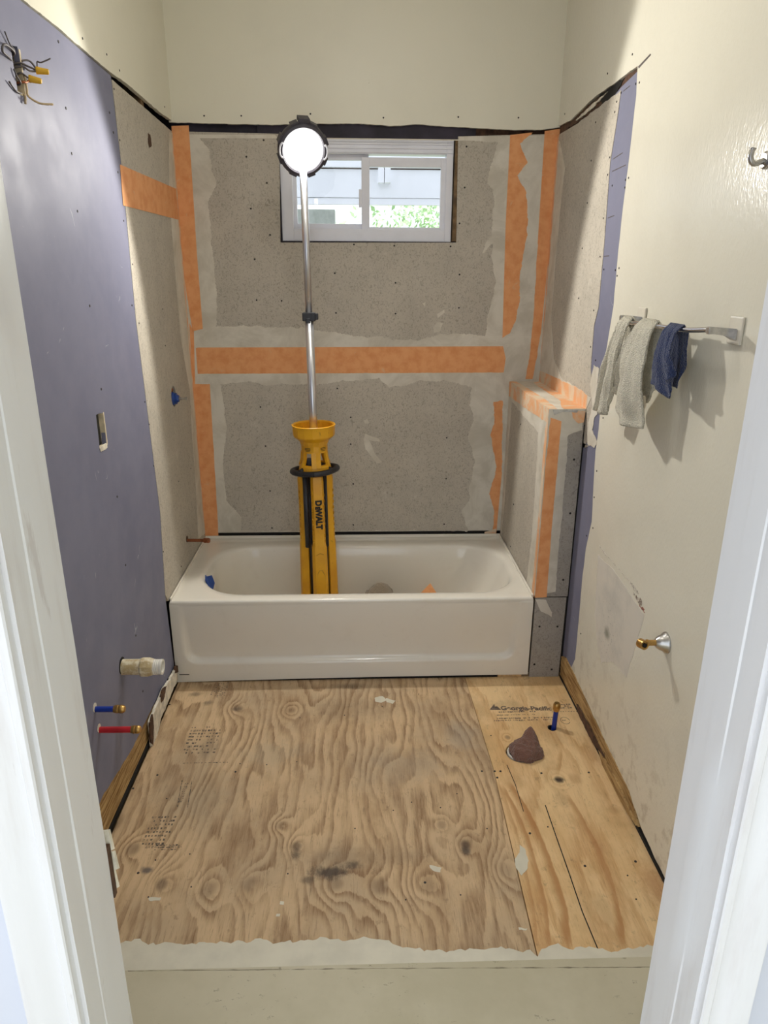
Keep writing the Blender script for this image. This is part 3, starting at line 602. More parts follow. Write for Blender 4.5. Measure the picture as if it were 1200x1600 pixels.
slab('corner_tape', 'R', [(-.0005, 2.25), (-.028, 2.25), .002, (-.022, 1.9), (-.016, 1.5), 0, (-.0005, 1.25)], .0044, .0008, 'tape_smear', wr, seed=45)
slab('corner_tape', 'R', [(-.001, 1.182), (-.001, 1.235), .004, (-.30, 1.240), (-.60, 1.245), (-.735, 1.235), 0, (-.741, 1.182)], .0046, .0009, 'tape_smear', wr, seed=46, step=.01)
# broken dark edge between the painted drywall and the board
slab('broken_edge', 'R', [.004, (0, 2.285), (-0.3708, 2.2870), (-0.7009, 2.2897), (-0.9121, 2.2889), (-0.9175, 2.2720), (-0.7663, 2.2562), (-0.3825, 2.2499), (0, 2.255)], -.004, .006, 'rust', wr, seed=47, step=.01)
slab('broken_edge', 'R', [.005, (-0.5209, 2.2898), (-0.6745, 2.2938), (-0.7803, 2.2864), (-0.7113, 2.2569), (-0.6225, 2.2523), (-0.5655, 2.2600)], -.001, .004, 'gap', wr, seed=48, step=.008)
slab('broken_edge', 'R', [.003, (-0.2543, 2.2606), (-0.4514, 2.2771), (-0.6267, 2.2810), (-0.4564, 2.2613)], .001, .004, 'torn', wr, seed=49, step=.008)
screws('R', [(-0.5264, 2.2038), (-0.7397, 2.2261), (-0.7303, 2.1973), (-0.5143, 2.0781), (-0.7234, 2.0590), (-0.7209, 2.0047), (-0.5141, 1.9326), (-0.7186, 1.8639), (-0.5011, 1.7707), (-0.7248, 1.7349), (-0.5098, 1.5842), (-0.7120, 1.5470), (-0.7162, 1.4145)], .0034, wr, .003)
screws('R', [(-0.7695, 2.2462), (-0.9004, 2.2427), (-0.8993, 1.9675), (-0.9009, 1.9444), (-0.7728, 1.9643), (-0.7735, 1.6908), (-0.8922, 1.6878), (-0.7821, 1.3720), (-0.8823, 0.7146)], .0014, wr, .003)
screws('R', [(-0.9389, 2.2374), (-0.9329, 1.9693), (-0.9334, 1.6937), (-0.9229, 1.6692), (-0.9335, 1.1857), (-0.9260, 0.9861), (-0.9285, 0.8853), (-0.9497, 0.7709), (-0.9410, 0.3207), (-0.6151, 2.3385), (-0.8490, 2.3362), (-0.0916, 2.3147)], .0042, wr, .003)
for a, b in (((-0.7867, 2.2481), (-0.8487, 2.2508)), ((-0.7516, 2.0509), (-0.8415, 2.0573)), ((-0.7575, 2.0123), (-0.8842, 2.0151)), ((-0.7593, 1.8631), (-0.8228, 1.8667)), ((-0.7590, 1.7363), (-0.8125, 1.7371))):
    slab('pencil_mark', 'R', [a, b, (b[0], b[1]-.003), (a[0], a[1]-.003)], .0010, .0004, 'wire', wr)
slab('sill_plate', 'R', [(-.745, 0.0), .003, (-.735, .098), (-0.7877, 0.1206), (-0.8997, 0.1205), (-1.1403, 0.0953), (-1.3582, 0.0796), (-1.5443, 0.0702), (-1.5914, 0.0449), (-1.6437, 0.0164), 0, (-1.62, 0.0)], .006, .014, 'plate', wr, seed=50, step=.01, label='bare splintered wood plate below the cream drywall')
slab('splinter', 'R', [.003, (-1.2739, 0.0230), (-1.3910, 0.0380), (-1.5275, 0.0327), (-1.6383, 0.0165), (-1.5091, -0.0017), (-1.3545, -0.0134)], .013, .008, 'plate', wr, seed=51, step=.008)
slab('splinter', 'R', [.003, (-0.9975, 0.0329), (-1.1573, 0.0414), (-1.3255, 0.0352), (-1.2065, 0.0058), (-1.0478, 0.0076)], .012, .007, 'rust', wr, seed=52, step=.008)
boxo('floor_gap', (W-.0065, -2.3, 0), (W+.002, -.745, .012), 'gap', wr)
slab('bare_patch', 'R', [.004, (-1.0317, 0.6979), (-1.0672, 0.4699), (-1.1150, 0.3887), (-1.1831, 0.3320), (-1.2888, 0.4003), (-1.3605, 0.4086), (-1.4119, 0.4136), (-1.4479, 0.5623), (-1.4788, 0.6776), (-1.3761, 0.6848), (-1.2048, 0.7042)], .0041, .0008, 'patch', wr, seed=53, step=.008)
for i_, (qa, qb, qh, qm) in enumerate((((-1.0344, 0.7344), (-1.1191, 0.7286), .004, 'mould'), ((-1.1323, 0.7291), (-1.2099, 0.7279), .002, 'mould'), ((-1.2221, 0.7284), (-1.3286, 0.7286), .003, 'mould'), ((-1.3342, 0.7289), (-1.4173, 0.7246), .008, 'mould'), ((-1.3794, 0.7089), (-1.4541, 0.7070), .010, 'stain'), ((-1.4335, 0.6903), (-1.4734, 0.6946), .006, 'redstain'), ((-1.4590, 0.6918), (-1.4807, 0.6874), .004, 'redstain'))):
    slab('scuff', 'R', [qh, qa, qb, (qb[0]+.004, qb[1]-qh), (qa[0]-.002, qa[1]-qh)], .0044, .0008, qm, wr, seed=100+i_, step=.006)
# hairline drywall joint running on from the top of the strip
slab('hairline_joint', 'R', [(-0.9127, 2.2870), (-1.0044, 2.2977), (-1.0107, 2.2928), (-0.9201, 2.2800)], .0042, .001, 'wire', wr)

# ------------------------------------------------------------------ pony wall at the right end of the tub
pw = boxo('wall_pony', (WT+.013, -D+.013, .0), (W-.001, -.001, ZP-.013), 'oldwood', kind='structure', label='half wall with a flat ledge, grey cement board and orange tape, at the right end of the tub')
slab('cement_board', 'G', [(-D, .391), (-.0005, .391), (-.0005, ZP), (-D, ZP)], 0, tb, 'board', pw)
slab('cement_board', 'H', [(WT, .388), .0006, (W-.006, .388), (W-.008, ZP-.03), 0, (WT, ZP-.03)], 0, tb, 'board_dark', pw, seed=60)
slab('cement_board', 'H', [(WT+.006, .0), (W-.012, .0), (W-.009, .383), (WT+.006, .383)], -.001, tb, 'board_dark', pw)
slab('cement_board', 'C', [(WT, -D), (W-.001, -D), (W-.001, -.001), (WT, -.001)], 0, tb, 'board', pw)
slab('thinset', 'G', [(-D, ZP), (-D, .393), .004, (-.60, .393), (-.63, .6), (-.62, .9), (-.60, 1.06), (-.3, 1.08), (-.07, 1.10), (-.06, .8), (-.05, .5), 0, (-.03, .393), (-.0015, .393), (-.0015, ZP)], .0012, .0012, 'thinset', pw, seed=61, step=.01)
slab('thinset', 'H', [(WT, .395), .003, (WT+.088, .41), (WT+.085, .6), (WT+.085, .8), (WT+.082, 1.08), (W-.012, 1.10), 0, (W-.010, ZP), (WT, ZP)], .0012, .0012, 'thinset', pw, seed=62, step=.01)
slab('thinset', 'H', [.002, (1.5279, 0.3773), (1.5745, 0.3737), (1.6067, 0.3134), (1.6057, 0.2922), (1.5568, 0.3201)], .0005, .001, 'thinset', pw, seed=63, step=.006)
slab('thinset', 'C', [(WT, -D), (W-.0015, -D), (W-.0015, -.0015), (WT, -.0015)], .0012, .0012, 'thinset', pw)
slab('corner_tape', 'H', [(WT+.002, .384), .0008, (WT+.052, .386), (WT+.048, .7), (WT+.050, 1.135), .002, (WT+.006, 1.150), 0, (WT+.002, .9)], .0020, .0008, 'tape', pw, seed=64)
slab('corner_tape', 'G', [(-D, .384), .002, (-D+.04, .392), (-D+.03, .7), (-D+.035, 1.10), 0, (-D, 1.150)], .0020, .0008, 'tape_smear', pw, seed=65)
slab('corner_tape', 'G', [(-D, ZP+.001), .003, (-D+.01, 1.128), (-.40, 1.118), (-.01, 1.115), 0, (-.002, ZP+.001)], .0024, .0008, 'tape_smear', pw, seed=66)
slab('ledge_tape', 'C', [(WT-.002, -D+.004), .002, (WT+.030, -D+.002), (WT+.040, -.5), (WT+.035, -.2), 0, (WT+.030, -.01), (WT-.002, -.01)], .0022, .0008, 'tape_smear', pw, seed=67)
slab('ledge_tape', 'C', [(W-.004, -.01), .003, (W-.045, -.05), (W-.05, -.30), (W-.052, -.55), (W-.09, -.70), 0, (W-.09, -D+.002), (W-.004, -D+.002)], .0022, .0008, 'tape_smear', pw, seed=68)
slab('ledge_tape', 'H', [.001, (W-.062, ZP-.006), (W-.008, ZP-.006), .003, (W-.009, ZP-.050), (W-.030, ZP-.055), (W-.055, ZP-.030)], .0021, .0008, 'tape_smear', pw, seed=69)
slab('metal_flashing', 'H', [.0012, (WT+.012, ZP-.001), (WT+.112, ZP-.001), (WT+.108, ZP-.012), (WT+.05, ZP-.010), (WT+.02, ZP-.022)], .0026, .001, 'dullchrome', pw, seed=70)
slab('side_gap', 'H', [(W-.0075, .02), (W+.003, .02), (W+.003, 1.12), (W-.0065, 1.12)], -.003, .004, 'gap', pw)
screws('H', [(1.6379, 0.9824), (1.6430, 0.7584), (1.6401, 0.4644), (1.5570, 0.2472), (1.6344, 0.2461), (1.5486, 0.0633), (1.6269, 0.0364)], .0006, pw, .0042)
screws('G', [(-0.2905, 1.0312), (-0.2593, 0.6402), (-0.2523, 0.4222)], .0014, pw, .0035)

# ------------------------------------------------------------------ floor
fl = boxo('floor', (-.14, -4.6, -.06), (W+.14, .14, -.018), 'oldwood', kind='structure', label='bare plywood subfloor')
S0, S1 = (1.2464, -0.7540), (1.2419, -2.0627)
slab('plywood_sheet', 'F', [(.006, -.70), (S0[0]-.001, -.70), (1.2604, -1.3313), (S1[0]-.002, S1[1]), (S1[0]+.01, YF-.12), (.004, YF-.12)], 0, .017, 'ply_worn', fl, label='large worn grey-brown plywood sheet')
slab('plywood_sheet', 'F', [(S0[0]+.0012, -.70), (W-.007, -.70), (W-.005, YF-.12), (S1[0]+.013, YF-.12), (S1[0]+.0015, S1[1]), ((1.2604, -1.3313)[0]+.002, (1.2604, -1.3313)[1])], -.0005, .0165, 'ply_new', fl, label='newer golden plywood sheet at the right',
     holes=[ell((1.5384, -1.1040)[0]-.004, (1.5384, -1.1040)[1], .017, .020), ell((1.3754, -1.2497)[0], (1.3754, -1.2497)[1], .052, .055)])
def strip(pl, pts, w, proud, th, mat, parent, name, seed=1):
    a = [(p[0]-w/2, p[1]) for p in pts]; b = [(p[0]+w/2, p[1]) for p in pts[::-1]]
    return slab(name, pl, a+b, proud, th, mat, parent, seed=seed)
strip('F', [(1.3143, -1.3157), (1.3228, -1.4163), (1.3221, -1.5476)], .0022, .0003, .0006, 'gap', fl, 'veneer_crack')
strip('F', [(1.4012, -1.5207), (1.4003, -1.6660), (1.4004, -1.7785), (1.3989, -1.9333), (1.4057, -2.0535)], .0030, .0003, .0006, 'gap', fl, 'veneer_crack')
slab('floor_covering', 'F', [.010, (0.1064, -1.9877), (0.2407, -1.9920), (0.3419, -1.9971), (0.4754, -1.9958), (0.5767, -2.0010), (0.6268, -1.9970), (0.6770, -1.9891), (0.7028, -1.9975), (0.7790, -1.9981), (0.8466, -2.0040), (0.8878, -2.0240), (0.9789, -2.0379), (1.0795, -2.0375), (1.1631, -2.0402), .004, (1.2263, -2.0441), (1.2415, -2.0645), (1.2568, -2.0433), .008, (1.3049, -2.0282), (1.3271, -2.0455), (1.3830, -2.0400), (1.4452, -2.0566), (1.5176, -2.0443), (1.5880, -2.0392), 0, (W-.006, -2.03), (W-.006, -2.075), (.002, -2.068)],
     .003, .003, 'floorcream2', fl, seed=80, step=.010, label='ragged pale edge of old floor layer at the threshold')
boxo('floor_covering', (.002, -4.6, 0.0005), (W-.006, -2.0680, .0028), 'floorcream', fl, label='old cream floor covering at the doorway')
slab('floor_seam', 'F', [.0015, (0.1978, -2.0692), (0.8437, -2.0833), (1.5282, -2.1020), (1.5277, -2.1034), (0.8437, -2.0850), (0.1984, -2.0709)], .0030, .0006, 'floordirt', fl, seed=81)
# white paint splotches and nails
for nm, pts, sd in (('paint_spot', [(1.2782, -1.6881), (1.2906, -1.7038), (1.2915, -1.7510), (1.2804, -1.7818), (1.2581, -1.8045), (1.2472, -1.7761), (1.2501, -1.7449), (1.2715, -1.7184)], 1), ('paint_spot', [(0.8502, -0.8791), (0.8825, -0.8707), (0.8974, -0.8990), (0.8756, -0.9167), (0.8495, -0.9068)], 2),
                    ('paint_spot', [(0.8953, -0.8851), (0.9343, -0.9047), (0.9226, -0.9271), (0.8969, -0.9128)], 3), ('paint_spot', [(0.9912, -1.7585), (1.0265, -1.7691), (1.0208, -1.7854), (0.9989, -1.7777)], 4), ('paint_spot', [(0.5599, -1.8710), (0.5709, -1.8735), (0.5701, -1.8840), (0.5592, -1.8815)], 5),
                    ('paint_spot', [(1.2111, -1.9755), (1.2344, -1.9801), (1.2296, -1.9858), (1.2111, -1.9833)], 6), ('paint_spot', [(0.1874, -1.8485), (0.2228, -1.8475), (0.2220, -1.8581), (0.1939, -1.8593)], 7), ('paint_spot', [(0.5537, -1.9124), (0.5642, -1.9128), (0.5633, -1.9209), (0.5528, -1.9205)], 8)):
    slab(nm, 'F', [.0025]+pts, .0006, .0006, 'floorcream2', fl, seed=sd+90, step=.006)
screws('F', [(1.3210, -1.6423), (1.4553, -1.7755), (1.6128, -1.7636), (1.5969, -1.3653), (1.4278, -1.3635), (1.2641, -1.3485), (1.2846, -1.3491), (1.2669, -1.3820), (0.9721, -1.8206), (0.0745, -1.3326), (0.0095, -0.9052), (0.3455, -1.3241), (1.2186, -1.3471), (0.0099, -1.3986), (0.1328, -1.7597)], .0004, fl, .0036, 'nail')
for k in range(26):
    screws('F', [(rnd.uniform(.08, 1.6), rnd.uniform(-1.95, -.8))], .0002, fl, .0022, 'nail')

# ------------------------------------------------------------------ ceiling, front wall, doorway, hall
boxo('ceiling', (-.14, YF-.115, ZC), (W+.14, .14, ZC+.08), 'ceiling', kind='structure')
cl = empty('added_ceiling_fill', (.84, -1.35, ZC), label='added round white fill fixture, out of view over the middle of the room', cat='ceiling light')  # fixture invented to house the added fill bulb, out of view
attach(latheo('base', [(0, 0), (.15, 0), (.155, -.012), (.15, -.03), (0, -.03)], (.84, -1.35, ZC), (0, 0, 1), 'vinyl', seg=32), cl)
attach(latheo('finial', [(0, 0), (.012, -.004), (.010, -.02), (0, -.026)], (.84, -1.35, ZC-.03), (0, 0, 1), 'dullchrome', seg=12), cl)
DX0, DX1, DZ = .455, 1.206, 2.04; YH = YF-.115
wf = boxo('wall_front', (-1.6, YH+.001, -.02), (DX0-.021, YF, ZC), 'hallwall', kind='structure', label='wall with the doorway, seen from the hall')
boxo('wall_panel', (DX1+.021, YH+.001, -.02), (3.3, YF, ZC), 'hallwall', wf)
boxo('wall_panel', (DX0-.021, YH+.001, DZ+.021), (DX1+.021, YF, ZC), 'hallwall', wf)
bm = bmesh.new(); rr = random.Random(5)
for (a, b, c, d) in ((.450, .4585, .935, .972), (.448, .461, .902, .936), (.446, .4575, .870, .905)):
    vs = [(a-.03, YF+.002, c), (b, YF+.012, c+.008), (b-.004, YF+.016, d), (a-.03, YF+.004, d+.004)]
    f = [bm.verts.new(v) for v in vs] + [bm.verts.new((v[0], v[1]+.006, v[2]-.004)) for v in vs]
    for q in ((0,1,2,3), (7,6,5,4), (0,4,5,1), (1,5,6,2), (2,6,7,3), (3,7,4,0)): bm.faces.new([f[k] for k in q])
link('torn_paper', frombm('torn_paper', bm), 'torn', wf, label='torn drywall paper curling behind the left casing')
boxo('torn_edge', (.440, YF+.001, .872), (.4565, YF+.010, .955), 'rust', wf)
hf = boxo('floor_hall', (-1.6, -5.2, -.06), (3.3, YH-.012, -.001), 'floorcream', kind='structure')
hf.name = 'floor.001'
hc = boxo('ceiling', (-1.6, -4.0, 2.60), (1.86, YH, 2.68), 'paint', kind='structure')  # unseen hall ceiling, put in to cut sky light on the casings
boxo('wall_hall_blocker', (1.78, -5.2, 0), (1.86, YH, ZC), 'paint', kind='structure')  # unseen hall wall, added to hold back daylight from the right
db = empty('door_1', (DX0+.375, YF-.05, 0), kind='structure', label='open doorway with white painted jambs')
def att(o, root): return attach(o, root)
def prism(name, prof, z0, z1, mat, zmid=None):
    """vertical moulding: prof is an (x, y) outline, slightly wavy like old paint"""
    n = 26; vs = []; m = len(prof); fs = []
    for i in range(n+1):
        z = z0+(z1-z0)*i/n
        for k, (x, y) in enumerate(prof):
            w = (mnoise.noise(Vector((z*9, k*3.1, x*5)))*.0007)
            vs.append((x+w, y+w*.5, z))
    for i in range(n):
        for k in range(m): a = i*m+k; b = i*m+(k+1) % m; fs.append((a, b, b+m, a+m))
    fs.append(tuple(range(m))[::-1]); fs.append(tuple(range(n*m, n*m+m)))
    bm = bmesh.new(); bv = [bm.verts.new(v) for v in vs]
    for f in fs: bm.faces.new([bv[q] for q in f])
    return link(name, frombm(name, bm), mat)
for s, x in ((1, DX0), (-1, DX1)):
    att(autosmooth(prism('jamb', [(x, YF), (x, YF-.040), (x+s*.0015, YF-.042), (x+s*.0015, YF-.075), (x, YF-.077), (x, YH), (x-s*.02, YH), (x-s*.02, YF)], -.001, DZ, 'casing'), 30), db)
att(boxo('head_jamb', (DX0-.02, YH, DZ), (DX1+.02, YF, DZ+.02), 'casing', bev=.001), db)
def casing(n, x, s):
    t = empty('trim_%d' % n, (x, YH, 0), kind='structure', label='white painted door casing moulding on the hall side')
    pr = [(0, 0), (0, -.010), (.002, -.012), (.010, -.012), (.013, -.0085), (.018, -.0085), (.026, -.011), (.034, -.0135), (.042, -.016), (.048, -.0165), (.052, -.018), (.057, -.018), (.0585, -.016), (.0585, 0)]
    att(autosmooth(prism('casing', [(x-s*(.005+p), YH+q) for p, q in pr], -.001, DZ+.06, 'casing'), 35), t)
casing(1, DX0, 1); casing(2, DX1, -1)
t3 = empty('trim_3', (DX0, YH, DZ), kind='structure')
att(boxo('head_casing', (DX0-.063, YH-.016, DZ+.005), (DX1+.063, YH, DZ+.063), 'casing', bev=.002), t3)

# ------------------------------------------------------------------ bathtub
tb_ = empty('bathtub', (.762, -.37, 0), label='white alcove bathtub with recessed front apron against the taped grey wall', cat='bathtub')
def rrect(x0, x1, y0, y1, r, nc=10, ne=8):
    out = []
    cs = [(x1-r, y1-r, 0), (x0+r, y1-r, 90), (x0+r, y0+r, 180), (x1-r, y0+r, 270)]
    for i, (cx, cy, a0) in enumerate(cs):
        arc = [(cx+r*math.cos(math.radians(a0+90*k/nc)), cy+r*math.sin(math.radians(a0+90*k/nc))) for k in range(nc+1)]
        out += arc
        nx = cs[(i+1) % 4]; e = (nx[0]+r*math.cos(math.radians(nx[2])), nx[1]+r*math.sin(math.radians(nx[2])))
        for k in range(1, ne): out.append((arc[-1][0]+(e[0]-arc[-1][0])*k/ne, arc[-1][1]+(e[1]-arc[-1][1])*k/ne))
    return out
def inset(l, r, f, b, z, rad): return [(x, y, z) for x, y in rrect(l, 1.5225-r, -D+f, -.0040-b, rad)]
L0, R0, F0, B0 = .092, .030, .058, .118
loops = [inset(0, 0, .001, 0, .366, .004), inset(0, 0, .0, 0, .376, .004), inset(.003, .003, .003, 0.003, .3835, .006), inset(.008, .008, .009, .008, .3857, .01),
         inset(L0-.02, R0-.012, F0-.02, B0-.02, .3855, .21), inset(L0, R0, F0, B0, .384, .21), inset(L0+.008, R0+.01, F0+.008, B0+.008, .378, .205), inset(L0+.014, R0+.02, F0+.014, B0+.014, .365, .20),
         inset(L0+.022, R0+.045, F0+.022, B0+.024, .30, .19), inset(L0+.034, R0+.095, F0+.032, B0+.036, .20, .18), inset(L0+.046, R0+.14, F0+.044, B0+.048, .12, .17), inset(L0+.065, R0+.175, F0+.06, B0+.064, .085, .16),
         inset(L0+.10, R0+.22, F0+.09, B0+.095, .070, .13), inset(L0+.25, R0+.40, F0+.18, B0+.19, .067, .06)]
bm = bmesh.new(); rings = [[bm.verts.new(p) for p in lp] for lp in loops]
for a, b in zip(rings, rings[1:]):
    for k in range(len(a)): bm.faces.new((a[k], a[(k+1) % len(a)], b[(k+1) % len(a)], b[k]))
bm.faces.new(rings[-1])
att(autosmooth(link('basin', frombm('basin', bm), 'enamel'), 60), tb_)
# apron: a relief panel
NX, NZ = 150, 60; vs = []; fs = []
def sst(a, b, x): t = min(1, max(0, (x-a)/(b-a))); return t*t*(3-2*t)
for j in range(NZ+1):
    for i in range(NX+1):
        x = 1.522*i/NX; zb = .002+.012*(x/1.5)+.004*math.sin(math.pi*x/1.5); z = zb+(.3745-zb)*j/NZ
        hx = .690 + .018*(z/.37) ; qx = abs(x-.752)-(hx-.05); qz = (.098-z+.05) if True else 0
        d = math.hypot(max(qx, 0), max(qz, 0)) + min(max(qx, qz), 0) - .05
        rec = .022*sst(.010, -.010, d)*(1-.85*sst(.10, .345, z))
        y = -D - .0008 + rec + (.004*sst(.364, .3745, z))
        vs.append((x, y, z))
for j in range(NZ):
    for i in range(NX): a = j*(NX+1)+i; fs.append((a, a+1, a+NX+2, a+NX+1))
n0 = len(vs)
for i in range(NX+1): vs.append((vs[i][0], -D+.02, vs[i][2]))
for i in range(NX): fs.append((i, n0+i, n0+i+1, i+1))
for e in (0, NX):
    pass
me = mesh('apron', vs, fs); ap = att(link('apron', me, 'enamel', smooth=True), tb_)
autosmooth(ap, 50)
att(boxo('apron_end', (1.5195, -D+.0005, .014), (1.5225, -D+.03, .372), 'enamel'), tb_)
att(boxo('apron_end', (.0, -D+.0005, .002), (.003, -D+.03, .372), 'enamel'), tb_)
att(boxo('back_flange', (.003, -.013, .383), (1.5215, -.0042, .3985), 'enamel', bev=.002), tb_)
att(boxo('end_flange', (.0025, -.735, .383), (.010, -.012, .3965), 'enamel', bev=.002), tb_)
att(boxo('end_flange', (1.5130, -.735, .383), (1.5212, -.012, .3965), 'enamel', bev=.002), tb_)
att(boxo('brand_strip', (.014, -D-.0016, .0375), (.056, -D-.0004, .0415), 'ink', label='small dark brand strip on the apron corner'), tb_)
bs = [o for o in bpy.data.objects if o.name == 'brand_strip'][0]
att(latheo('overflow_plate', [(0, .004), (.030, .004), (.034, 0), (.034, -.004)], (.116, -.50, .335), (1, 0, .16), 'enamel', seg=28), tb_)
bm = bmesh.new()
tp = [(.112, -.555, .395), (.110, -.535, .412), (.109, -.520, .398), (.118, -.455, .375), (.128, -.452, .335), (.126, -.50, .318), (.128, -.535, .322)]
v1 = [bm.verts.new(p) for p in tp]; v2 = [bm.verts.new((p[0]+.003, p[1], p[2]+.001)) for p in tp]
bm.faces.new(v1); bm.faces.new(v2[::-1])
for k in range(len(tp)): bm.faces.new((v1[k], v1[(k+1) % len(tp)], v2[(k+1) % len(tp)], v2[k]))
att(link('masking_tape', frombm('masking_tape', bm), 'bluetape', label='blue tape over the overflow opening'), tb_)
att(latheo('drain', [(0, .003), (.022, .003), (.028, .001), (.028, -.004)], (.30, -.40, .0695), (0, 0, 1), 'dullchrome'), tb_)
tag(boxo('wooden_shim', (1.392, -D+.004, .0), (1.496, -D+.05, .0125), 'shim', bev=.001), 'pale pine shim wedged under the right corner of the bathtub', 'shim')
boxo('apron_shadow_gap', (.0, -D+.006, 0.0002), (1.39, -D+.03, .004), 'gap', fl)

def lump(name, ctr, rx, ry, rz, mat, seed, amp=.25, flat=True, sub=4):
    bm = bmesh.new(); bmesh.ops.create_icosphere(bm, subdivisions=sub, radius=1)
    for v in bm.verts:
        d = v.co.normalized(); n1 = mnoise.noise(d*1.6+Vector((seed, 0, 0))); n2 = 1-abs(mnoise.noise(d*3.4+Vector((0, seed, 0))))*2; n3 = mnoise.noise(d*9)
        s = 1+amp*n1*1.3+amp*.5*n2+amp*.12*n3
        v.co = Vector((d.x*rx*s, d.y*ry*s, max(d.z*rz*s, 0 if flat else -9)))+Vector(ctr)
    return link(name, frombm(name, bm), mat, smooth=True)
tag(lump('rag', (.905, -.34, .085), .105, .055, .125, 'greyrag', 4.2, .48), 'crumpled grey-brown rag in the bottom of the bathtub', 'rag')
bm = bmesh.new(); tp = [(1.085, -.33, .080), (1.085, -.30, .20), (1.133, -.29, .249), (1.180, -.30, .175), (1.165, -.35, .080)]
v1 = [bm.verts.new(p) for p in tp]; v2 = [bm.verts.new((p[0], p[1]+.0015, p[2])) for p in tp]; bm.faces.new(v1); bm.faces.new(v2[::-1])
for k in range(5): bm.faces.new((v1[k], v1[(k+1) % 5], v2[(k+1) % 5], v2[k]))
tag(link('tape_scrap', frombm('tape_scrap', bm), 'tape'), 'crumpled scrap of orange tape lying in the bathtub', 'tape scrap')

# ------------------------------------------------------------------ tripod work light, standing in the tub
BZ = .0735
tl = empty('work_light', (.606, -.388, BZ), label='tall yellow tripod work light, lit, standing in the white bathtub', cat='work light')
tl.rotation_euler = (0, -.0122, 0)
def leg(ang, wid):
    """one folded leg: a bevelled channel, wider towards the foot"""
    bm = bmesh.new(); rings = []
    for z, hw, ro, ri in ((.002, wid*.62, .100, .03), (.020, wid*.62, .100, .03), (.034, wid*.54, .088, .03), (.10, wid*.53, .085, .03), (.43, wid*.50, .079, .03), (.445, wid*.44, .078, .03), (.62, wid*.42, .076, .03), (.735, wid*.42, .078, .03), (.76, wid*.40, .070, .03)):
        pf = [(-hw, -ri), (-hw, -ro+.016), (-hw*.72, -ro+.002), (-hw*.66, -ro), (hw*.66, -ro), (hw*.72, -ro+.002), (hw, -ro+.016), (hw, -ri)]
        c, s = math.cos(ang), math.sin(ang)
        rings.append([bm.verts.new((x*c-y*s, x*s+y*c, z)) for x, y in pf])
    for a, b in zip(rings, rings[1:]):
        for k in range(8): bm.faces.new((a[k], a[(k+1) % 8], b[(k+1) % 8], b[k]))
    bm.faces.new(rings[0][::-1]); bm.faces.new(rings[-1])
    o = autosmooth(link('leg', frombm('leg', bm), 'yellow', tl), 25)
    def Q(x, y, z): return Vector((x*math.cos(ang)-y*math.sin(ang), x*math.sin(ang)+y*math.cos(ang), z))
    for x in (-wid*.27, wid*.27): tubeo('leg_rib', [Q(x, -.083, .04), Q(x, -.081, .17), Q(x, -.0795, .30)], .0022, 'yellow_dark', o, 6)
    bm = bmesh.new()
    tube(bm, [Q(-wid*.27, -.0795, .30), Q(-wid*.1, -.0805, .325), Q(wid*.1, -.0805, .325), Q(wid*.27, -.081, .30)], .0022, 6)
    link('leg_rib', frombm('leg_rib', bm), 'yellow_dark', o)
    tubeo('leg_rib', [Q(-wid*.25, -.0795, .40), Q(0, -.0798, .408), Q(wid*.25, -.0795, .40)], .0018, 'yellow_dark', o, 6)
    bm = bmesh.new()
    for k in range(9):
        zz = .455+k*.027; tube(bm, [Q(-wid*.38, -.066, zz), Q(-wid*.38, -.068, zz+.012)], .004, 6); tube(bm, [Q(wid*.38, -.066, zz), Q(wid*.38, -.068, zz+.012)], .004, 6)
    link('grip_dimples', frombm('grip_dimples', bm), 'yellow_dark', o, kind='stuff')
    return o
A0 = math.radians(9)
l0 = leg(A0, .066); leg(A0+2.0944, .088); leg(A0-2.0944, .088)
cs, sn = math.cos(A0), math.sin(A0)
for txt_, z_, h_, o_ in (('D', .645, .037, 0), ('E', .6225, .027, -.004), ('WALT', .571, .037, 0)):
    textmesh('lettering', txt_, h_, 'ink', l0, (sn*.0787+cs*o_, -cs*.0787+sn*o_, z_), (0, 0, -1), (cs, sn, 0), .0022, .0003, sx=.92)
bm = bmesh.new(); tube(bm, [(0, 0, .01), (0, 0, .80)], .047, 16); link('inner_core', frombm('inner_core', bm), 'black', tl, smooth=True)
for ang, r_, w_ in ((math.radians(-40), .066, .012), (math.radians(47), .062, .006)):
    p = (math.sin(ang)*r_, -math.cos(ang)*r_)
    tubeo('grip_bar', [(p[0], p[1], .43), (p[0], p[1], .76)], w_, 'black', tl)
prof = [(.062, .765), (.068, .775), (.069, .800), (.060, .806)]
latheo('lower_band', [(.05, .762), (.074, .765), (.074, .770), (.069, .800), (.062, .806), (.05, .806), (.05, .762)], (0, 0, 0), (0, 0, 1), 'yellow', tl, seg=24)
latheo('upper_band', [(.049, .862), (.058, .862), (.0575, .892), (.066, .912), (.088, .930), (.091, .936), (.093, .972), (.096, .980), (.093, .982), (.087, .976), (.084, .940), (.060, .915), (.050, .895), (.049, .862)], (0, 0, 0), (0, 0, 1), 'yellow', tl, seg=16, ang=18)
for k in range(6):
    a = A0+k*math.pi/3+(0 if k % 2 == 0 else .0); w_ = .020 if k % 2 == 0 else .010
    bm = bmesh.new(); rg = []
    for z, r0 in ((.80, .072), (.83, .062), (.865, .0585)):
        rg.append([bm.verts.new((math.sin(a)*rr_+math.cos(a)*x, -math.cos(a)*rr_+math.sin(a)*x, z)) for x, rr_ in ((-w_, r0-.012), (-w_, r0-.002), (0, r0+.001), (w_, r0-.002), (w_, r0-.012))])
    for p, q in zip(rg, rg[1:]):
        for j in range(5): bm.faces.new((p[j], p[(j+1) % 5], q[(j+1) % 5], q[j]))
    link('collar_post', frombm('collar_post', bm), 'yellow', tl)
